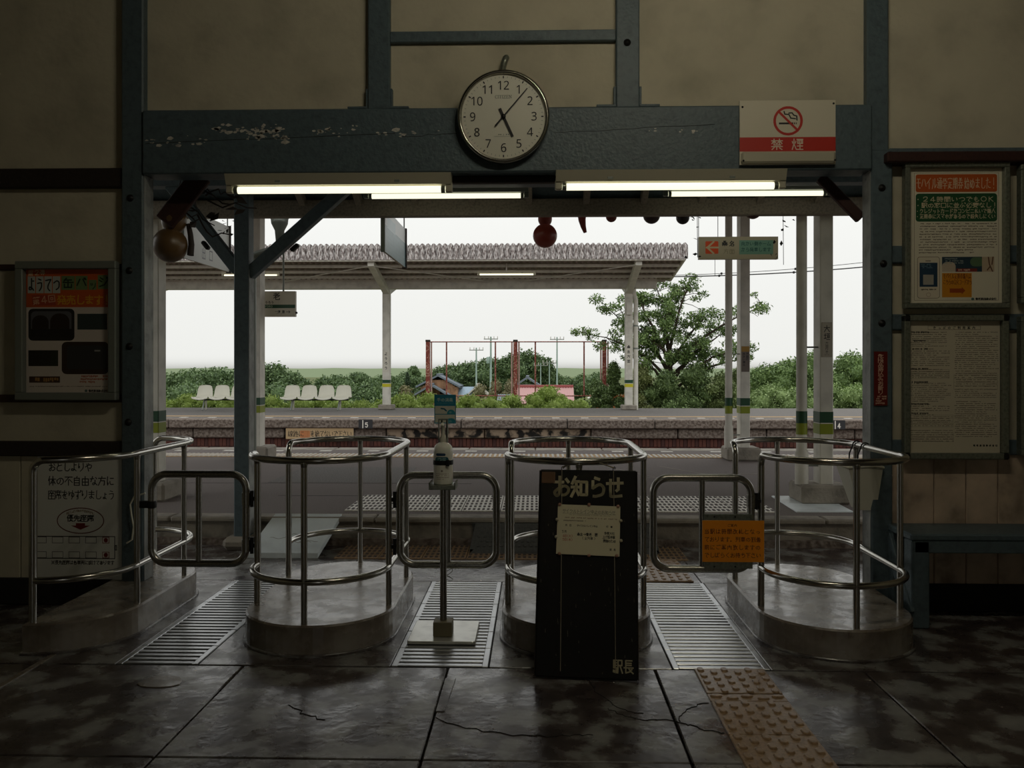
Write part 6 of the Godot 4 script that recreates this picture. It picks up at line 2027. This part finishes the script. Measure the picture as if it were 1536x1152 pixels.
func big_tree(n: int) -> void:
	var g := rng(n)
	var t := thing("walnut_tree", "tall open-crowned tree with visible dark branches right of the far canopy post", "tree", V(4.6, -0.7, 30))
	var o := Vector3(4.6, -0.7, -30)
	var main := [[5.36, 4.35, 0.3], [4.2, 4.2, -0.3], [3.5, 3.75, 0.3], [3.1, 2.9, 0.2], [6.63, 2.55, -0.2], [7.7, 3.4, 0.3], [5.98, 3.2, 0.5], [5.7, 2.1, 0.7], [3.74, 2.28, 0.5], [1.95, 2.45, 0.1], [2.55, 3.35, -0.2], [7.1, 1.6, 0.2], [4.6, 3.2, 0.6], [5.0, 3.7, -0.6], [6.9, 2.0, 0.6], [3.3, 2.0, 0.3]]
	part("trunk", tube_mesh(PackedVector3Array([Vector3(0.05, 0, 0), Vector3(-0.05, 0.9, 0), Vector3(0.02, 1.8, 0), Vector3(0.0, 2.6, 0)]), 0.17, 9, false, 0.1), mats.bark, t)
	var blobs := []
	for m in main:
		var end := Vector3(m[0], m[1], -30 + m[2]) - o
		var start := Vector3(0, clampf(end.y * 0.5, 1.0, 2.5), 0)
		var p := PackedVector3Array()
		var bend := Vector3(g.randfn() * 0.15, 0.25, g.randfn() * 0.15)
		for i in 8:
			var u := i / 7.0
			p.append(start.lerp(end, u) + bend * sin(PI * u) + Vector3(g.randfn(), g.randfn(), g.randfn()) * 0.035 * sin(PI * u))
		part("branch", tube_mesh(p, 0.06, 7, false, 0.012), mats.bark, t)
		var twigs := begin()
		for k in 15:
			var i := g.randi_range(2, 7)
			var a := p[i]
			var tip := a + Vector3(g.randfn() * 0.34, g.randfn() * 0.26 + 0.08, g.randfn() * 0.3)
			tube(twigs, PackedVector3Array([a, a.lerp(tip, 0.5) + Vector3(0, 0.05, 0), tip]), 0.014, 5, false, 0.006)
			if g.randf() < 0.85:
				blobs.append([tip, Vector3(0.23, 0.15, 0.23) * g.randf_range(0.7, 1.5)])
		part("twigs", twigs.commit(), mats.bark, t)
		blobs.append([end, Vector3(0.3, 0.22, 0.28)])
	leaves(t, "foliage", blobs, 24000, 0.06, Color(0.07, 0.125, 0.04), Color(0.24, 0.34, 0.11), n + 5, 0.1)
	# climber-clad undergrowth round its foot
	for p in [[3.55, 29.3, 0.55, 1.5, 0.10], [4.4, 29.2, 0.8, 1.25, 0.0], [5.4, 29.4, 0.9, 1.45, 0.0], [6.3, 29.3, 0.7, 1.2, 0.04], [2.75, 30.5, 0.5, 1.55, 0.0], [7.0, 30.2, 0.6, 1.3, 0.05], [2.2, 31.0, 0.6, 0.9, 0.0]]:
		n += 9
		bushy("undergrowth", "dark thicket of climbers round the foot of the tall tree", "bush", "thickets under the tall tree", p[0], p[1], p[2], p[3], -0.6, 8000, 0.055, Color(0.06 + p[4], 0.10 + p[4] * 0.8, 0.035 + p[4] * 0.3), Color(0.2 + p[4], 0.28 + p[4] * 0.6, 0.10 + p[4] * 0.4), n, false)

# ---- brush lettering: each sign's characters are drawn stroke by stroke on a 26 x 26 field (a = 0 ... z = 25); "~" bends the stroke, "X:abcd" sets the radical X into a smaller field
const STROKES := {
	"あ": "bgwf ~lakrmy ~tjpsixduepmlulypvuoz", "い": "~cecqgwjs ~ugxnwr", "う": "hbrd ~dkljtjuktrpwkz", "お": "bhph ~jajqiwfycwctgqmnsmxpwurxnx tdxh",
	"か": "~afpfrhrrpxkx ~jahoaz tdyl", "が": "か:aavz uavd yaze", "き": "dfte clxj jaqo ~fsevkytx", "く": "tafmuz", "け": "~cbbmcycs jhzh ~satnpz", "げ": "け:aawz vaxd zbze",
	"こ": "eevd ~dpesjvpwww", "ご": "こ:aavz uawd xaze", "さ": "cgwf jaso ~fqdugykywy", "し": "~hagsixnyuxys", "す": "afzf ~oaoonsktjpmnoooroxiz", "ず": "す:aawz waxd zazd",
	"せ": "aizh sbsppr ~gdguiyxx", "た": "agof iaez pkyk ~ntowyx", "ち": "cgvf ~laiolksjxmwsrxjy", "つ": "~bjnfwhynvtlx", "っ": "つ:dkwy", "て": "ceyc ~ycomlrmvtz", "で": "て:aavz uhwk yhzk",
	"と": "hbjk ~wgijeodtgxnyxx", "な": "ahng jadp tdxh ~rkrtoxkxjunstuyy", "に": "~dbcmdyfs mfxf ~loltowxw", "の": "~njlrgvcsblekkgsgxmwsrwnx", "は": "~cbbmcydr lgyg ~rarsoxlxjvmsrszx",
	"ば": "は:aavz vaxd yaze", "ふ": "jboe ~jjppovjxgv flbu tmzu", "ぶ": "ふ:aavz uawd xaze", "ぷ": "ふ:aavz vbybyevevb", "ま": "cfxf clxl ~nanslwhwfuirosvx", "み": "~eeoelnfwbuaofmnoyt umtstz",
	"め": "~efhpnw ~rcnpgwcrejnhvjxqsxny", "も": "~kahtkyrywvws dhqh doqo", "や": "~amlhufyixmuqpp mbog gdnz", "ゆ": "~dddpemihphvjxnvrqsnpnk ~rarqnz", "よ": "nfwf ~nanrmwhxdwdtgritotvy", "ょ": "よ:ehvz",
	"ら": "jbqd gfgo ~gooktkxovvmyhy", "り": "~dbcnepgk ~uauonwjz", "る": "ebtbdp ~dpmlulxpvwoyjxkuouqx", "ろ": "ectccp ~cpmkulxqvvky", "を": "bfuf ~malieqkmpmqt ~wjnnjtlxvy",
	"イ": "vaan njnz", "カ": "agvgtyox kagoaz", "ク": "jacl hfvfsqfz", "コ": "cdwdwx cxwx", "サ": "ahzh gbgq sasoiz", "ジ": "dbkf ahhl bxotyg uavd xaze", "ス": "ccvckoaz mmyy", "ッ": "gjip ljno wjusnz",
	"ト": "iaiz ijvp", "ド": "iaiz ijvp rauf vaye", "ニ": "efuf bvyv", "ハ": "idat rdzt", "バ": "idat rdzt uawd xaze", "ビ": "dadxwx dlvi uawd xaze", "ホ": "ahzh mamzjy glct ulys", "マ": "abyblp hkqv",
	"モ": "dcvc blyl lcluoxwx", "ム": "labxyw sozz", "ル": "gdgnaz pbpxzp", "レ": "fafxxo", "ン": "ccki bxoszg", "ー": "bmym", "ゴ": "cdwdwx cxwx uawd xaze", "ミ": "ebtf dkrn cszz",
	"口": "ccxcxxcxcc", "日": "dbvbvydydb dmvm", "月": "fbvbvyry fbfpbz fivi fpvp", "木": "mamz aizi mibv mixv", "本": "木:aazz hsrs", "大": "aizi mamjbz mjyz", "入": "rambaz ngzz", "亻": "sacm mhmz",
	"言": "mbme bfyf ekvk epvp etvtvzezet", "糸": "nafhmk ufcpvo mpmz gtbx stxx", "金": "mabj mazj hjrj dpvp mjmy bzyz gsiw tsqw", "車": "bdyd egvgvqeqeg elvl buyu mamz", "門": "babz bakakjbj bfkf yayz yaoaojyj ofyf",
	"馬": "dadpxpxyty dawa dfvf dkvk mamp ctbx huiy mtnx rtsx", "尺": "cacpaz cawawkck mkzz", "駅": "馬:aalz 尺:mazz", "長": "fafo fawa ffuf fjuj aozo fofysv moqtzz wrqt", "宀": "mamd bdbi bdydyi", "女": "jaenvy tibz aizi",
	"案": "宀:aazj 女:dfvp 木:aozz", "内": "bgbz bgxgxyuy mamh mhgr mhtr", "当": "mamj cdgj wdrj cmwmwyby ctwt", "寺": "mamj cdwd ajzj aozo tktyoy fskw", "時": "日:aajz 寺:jazz", "間": "門:aazz 日:gmsz",
	"開": "門:aazz glsl fqtq klkqhz plpz", "己": "bcwcwlcl clcxyxyt", "攵": "haak fhyh shmraz hjqszz", "改": "己:aakz 攵:jazz", "札": "木:aamz qaqxzxzs", "列": "abob hbbm fhmhmkbz djio scsr yayyuy",
	"至": "aczc kcfkuj qgwl mkmz dqvq azzz", "到": "至:aaoz scsr yayyuy", "着": "hakd rape dfvf djvj anzn mfmn mnbz hrvrvzhz hvvv", "前": "hajd rapd aeze cicz cililyjy cnln csls qiqt xhxyty", "致": "至:aanz 攵:lazz",
	"彳": "oaci rhbq kpkz", "待": "彳:aaiz 寺:hazz", "下": "aczc lclz nkul", "竹": "gabh ddme hekh rapg oezd tevh", "第": "竹:aazj bkukupcpcuvuvysy mkmz luaz", "弓": "bbubulblbrvrvysy", "単": "fahe kale tare dfvfvpdpdf dkvk mfmz aszs",
	"弾": "弓:aakz 単:kazz", "缶": "iaci dfvf alzl mfmy dqdyvyvq", "回": "bbybyybybb jjrjrrjrjj", "発": "cckcam eghj oaym wcsf ysuj gmtm bryr jmjrcz qmqyzyzv", "売": "mamj bdyd fjuj bnbr bnynyr jqjtbz qqqyzyzu",
	"体": "亻:aahz 本:hazz", "不": "aczc ocaq mkmz pjzr", "自": "nalf dfvfvzdzdf dlvl dsvs", "由": "chxhxzczch mamz cqxq", "方": "mamf afzf jfilaz imvmuysy", "座": "mamc bczc bcbpaz jfel jhnl tfpl thxl nhny fqwq czzz",
	"席": "mamc bczc bcbpaz egyg jdjm sdsm jmsm fofw foxoxwuw pmpz", "憂": "aaza gdsdslglgd ghsh amzm hokr rosr kshwrvbz kvzz", "優": "亻:aahz 憂:hazz", "先": "gbci egxg mamm amzm jmjrbz qmqyzyzt", "各": "jacj ifsfbo hjzp gpupuzgzgp",
	"両": "aczc cjcz cjxjxyty mcmr gngrsrsn", "殳": "fbfhci fbsbshzh cmvmaz hozz", "設": "言:aalz 殳:mazz", "禁": "木:aamn 木:mazn fovo aszs msmz gubz svyz", "火": "lallbz lmyz bgek wfsk", "煙": "火:aakz lbzb ndydylnlnd rbrl vbvl slsz mryr kzzz",
	"通": "bbeg akfkdtaw bwgxzy kaxare kgkv kgygyvuv klyl kqyq rgrv", "学": "ebgf mbnf ubrf bhbm bhyhym gmsmnp mpmylz aszs", "定": "宀:aazj fkuk mkmx mqvq gogtbz esmxzy", "期": "bdnd dadq kakq dhkh dlkl aqnq ctaz jtmy qaqpnz qaxaxyvy qhxh qnxn",
	"券": "hajd rapd dfwf akzk mbjkas pkzs frtrryox lrfz", "台": "jabjvi qeyk eovovzezeo", "始": "女:aalz 台:mazz", "窓": "mamc bcbg bcycyg jfei pfwi lhfnrm asay hrhxrxrv lqns xryv", "並": "hakf rape bhyh jhjx phpx dlft vkts azzz",
	"必": "gfgxvyvt wacz bjaq xizo kbod", "要": "aczc jajj qaqj ceyeyjcjce anzn kjfrvz srbz", "扌": "nanyhy aizi asym", "払": "扌:aakz qamvxu uqzy", "貝": "dbvbvrdrdb dgvg dlvl hsbz rsyz", "冓": "cdxd cixi hahi qaqi emvmvzuz emez anzn mimz etvt",
	"購": "貝:aakz 冓:kazz", "分": "iaan qazn eovotyox lofz", "紛": "糸:aalz 分:lazz", "失": "hacl fgwg amzm malnaz nmzz", "禾": "vacd mbmz ahzh mhbt mhys", "利": "禾:aaoz scsr yayyuy", "用": "dbdpaz dbwbwyry diwi dpwp mbmz",
	"危": "hbai gdpdlh ehzh ehepaz lksksqlq lllxzxzu", "阝": "bbbz bbjbfhkmgpbo", "険": "阝:aajz qaij qazj nkvk mmymyrmrmm sjsr rrjz srzz", "品": "口:fatk 口:amlz 口:omzz", "持": "扌:aaiz 寺:hazz", "込": "bbeg akfkdtaw bwgxzy rajs qhzt",
	"断": "bbbymy hbhv cdfh mdji cmmm hmdt hmmt xapcponz pkzk ukuz", "又": "bcxcaz eizz", "桑": "又:gatj 又:aimq 又:nizq 木:aozz", "名": "kabl jfugaz fkkp iququzizip", "面": "aczc mclh bhyhyzbzbh jhjz qhqz jnqn jtqt",
	"向": "maig cfcz cfxfxyty ilrlrtitil", "側": "亻:aaiz 貝:hasz vdvr zazyxy", "線": "糸:aalz sane ndxdxmnmnd nhxh smszqz mprpmy xptt ttzy", "足": "dbwbwkdkdb mkmx fqfz mqwq azyy", "路": "足:aaky 各:kazz",
	"捨": "扌:aaiz qahj qazj mjvj rjrr izim kmzm msysyzmzms", "養": "hajd rapd cdwd cgwg ajzj madj mkbq mkzq hmsmstht hqsq hmhyqw ntzz", "老": "kakj cdrd ajzj wabt jnjyyyyu vmjr", "垣": "fafu ahkh auls mbzb pgxgxrprpg pmxm lyzy",
	"行": "彳:aaiz kbyb ijzj ujuyqy", "手": "uafd dhxh aozo mdmykx", "消": "dbgf aldo bzgr rarj kbmg zbwg lkly lkykyzwy lpyp luyu", "毒": "mamk dcwc egug akzk eocwzw uotz eouo asyt hrjv", "出": "mamz dddlvlvd bpbyxyxp",
	"鉄": "金:aamz 失:mazz", "道": "bbeg akfkdtaw bwgxzy nbof vatf kgzg ojyjyvovoj onyn oryr", "朱": "gbck ehwh alzl mamz mlbv mlyv", "株": "木:aalz 朱:kazz", "式": "ahyh qasnwyzt uaxd cooo iniw bypt", "会": "maak mazk hkrk dpwp lpezvy qtwz",
	"示": "jamd bgtgap mkmz qlno", "社": "示:aalz taty nizi kyzy", "神": "示:aalz nexexrnrne nkxk sasz", "水": "mamyiy bijiau xgnm mkzx", "多": "kadi jdtdan hhlk qlis plzlfz osrv", "度": "mamc bdyd bdbqaz ehyh jejm sesm jmsm fpuphz ipyz",
	"上": "mamy mkwk ayzy", "事": "adzd fgugukfkfg doxoxvdv arzr mamzjy", "催": "亻:aahz hahgzgza qaqg mhhp kkkz kkzk koyo ksys kyzy smsy", "全": "maak mazk fmum hsrs azzz mmmz", "津": "dbgf aldo bzgr jdwdwj hgzg jjwj lnxn jryr qaqz", "屋": "dbwbwgdgdbdlaz dgwg hkxk lklnqmumtkwn gryr ozpn ezzz", "中": "cgxgxqcqcg mamz", "止": "mamy mkxk eley ayzy",
	"注": "dbgf aldo bzgr qaqd jgzg kpxp izzz qgqz", "知": "gabj egmg anmn hgimaz hpmx 口:ofzy", "0": "~majcfmjxmypxtmpcma", "1": "hgmamz", "2": "~ehgcmatbuhrnex exvx", "3": "~fdmasbtgqlkl ~klrltquvoyhxew", "4": "qadsxs qaqz", "5": "tbfb fbel ~eloitluqrwkyev",
	"!": "mamr mxmz", "・": "lmnmnolo", "。": "~ctfwcyawct", "(": "~rakgkrrz", ")": "~iapgprjz", "O": "~mafdbmfvmytvxmtdma", "K": "ebez ubem ilvz", "Q": "~mafdbmfvmytvxmtdma qszz", "R": "ebez ebrbuhrmem lmvz", "Y": "bbmmyb mmmz",
	"→": "amzm rfzmrt", "※": "bbyy ybby mdne dmen vmwn mvnw", " ": "",
}
var _glyphs := {}

func glyph(ch: String) -> Array:
	if _glyphs.has(ch):
		return _glyphs[ch]
	var out := []
	for token in (STROKES.get(ch, "") as String).split(" ", false):
		if token.length() == 6 and token[1] == ":":
			var x0 := float(token.unicode_at(2) - 97)
			var y0 := float(token.unicode_at(3) - 97)
			var k := Vector2(token.unicode_at(4) - 97 - x0, token.unicode_at(5) - 97 - y0) / 25.0
			for s in glyph(token[0]):
				var moved := PackedVector2Array()
				for p in s:
					moved.append(p * k + Vector2(x0, y0))
				out.append(moved)
			continue
		var bent := token[0] == "~"
		var at := 1 if bent else 0
		var pts := PackedVector2Array()
		while at + 1 < token.length():
			pts.append(Vector2(token.unicode_at(at) - 97, token.unicode_at(at + 1) - 97))
			at += 2
		if bent and pts.size() > 2:
			var fine := PackedVector2Array()
			for i in pts.size() - 1:
				var a := pts[maxi(i - 1, 0)]
				var b := pts[i]
				var c := pts[i + 1]
				var d := pts[mini(i + 2, pts.size() - 1)]
				for k in 6:
					fine.append(b.cubic_interpolate(c, a, d, k / 6.0))
			fine.append(pts[-1])
			pts = fine
		out.append(pts)
	_glyphs[ch] = out
	return out

func dab(im: Image, p: Vector2, w: float, c: Color) -> void:
	if w < 3.0:
		im.fill_rect(Rect2i(int(p.x - w / 2 + 0.5), int(p.y - w / 2 + 0.5), maxi(1, roundi(w)), maxi(1, roundi(w))), c)
		return
	for k in [[1.0, 0.42], [0.74, 0.74], [0.42, 1.0]]:
		im.fill_rect(Rect2i(roundi(p.x - w * k[0] / 2), roundi(p.y - w * k[1] / 2), roundi(w * k[0]), roundi(w * k[1])), c)

func stroke(im: Image, pts: PackedVector2Array, w: float, c: Color) -> void:
	for i in pts.size() - 1:
		var n := maxi(1, ceili(pts[i].distance_to(pts[i + 1]) / maxf(0.7, w * 0.3)))
		for k in n + 1:
			dab(im, pts[i].lerp(pts[i + 1], float(k) / n), w, c)

func write(im: Image, text: String, at: Vector2, size: Vector2, step: Vector2, w: float, c: Color, slant := 0.0) -> void:
	for ch in text:
		for s in glyph(ch):
			var pts := PackedVector2Array()
			for p in s:
				var q: Vector2 = p / 25.0 * size
				pts.append(at + q.rotated(slant))
			stroke(im, pts, w, c)
		at += step

func small_print(im: Image, r: Rect2, rows: int, c: Color, seed_n: int, row_h := 0.45) -> void:
	# lines of print too small to read
	var g := RandomNumberGenerator.new()
	g.seed = seed_n
	var h := r.size.y / rows
	for i in rows:
		var x := r.position.x + g.randf_range(0, h)
		var stop := r.end.x - (g.randf_range(0, r.size.x * 0.5) if g.randf() < 0.35 else 0.0)
		while x < stop:
			var w := h * g.randf_range(0.28, 0.5)
			if g.randf() < 0.9:
				im.fill_rect(Rect2i(roundi(x), roundi(r.position.y + i * h + g.randf() * h * 0.12), maxi(1, roundi(w)), maxi(1, roundi(h * row_h * g.randf_range(0.6, 1.0)))), c)
			x += w + h * (0.12 if g.randf() < 0.93 else 0.9)

func rounded(im: Image, r: Rect2, k: float, c: Color) -> void:
	for y in int(r.size.y):
		var e := minf(y, r.size.y - 1 - y)
		var inset := 0.0 if e >= k else k - sqrt(maxf(0.0, k * k - (k - e) * (k - e)))
		im.fill_rect(Rect2i(roundi(r.position.x + inset), roundi(r.position.y) + y, roundi(r.size.x - 2 * inset), 1), c)

func outline(im: Image, r: Rect2, w: int, c: Color) -> void:
	for q in [Rect2(r.position, Vector2(r.size.x, w)), Rect2(r.position, Vector2(w, r.size.y)), Rect2(r.position + Vector2(0, r.size.y - w), Vector2(r.size.x, w)), Rect2(r.position + Vector2(r.size.x - w, 0), Vector2(w, r.size.y))]:
		im.fill_rect(Rect2i(q), c)

func paper(w: int, h: int, c: Color) -> Image:
	var im := Image.create(w, h, false, Image.FORMAT_RGBA8)
	im.fill(c)
	return im
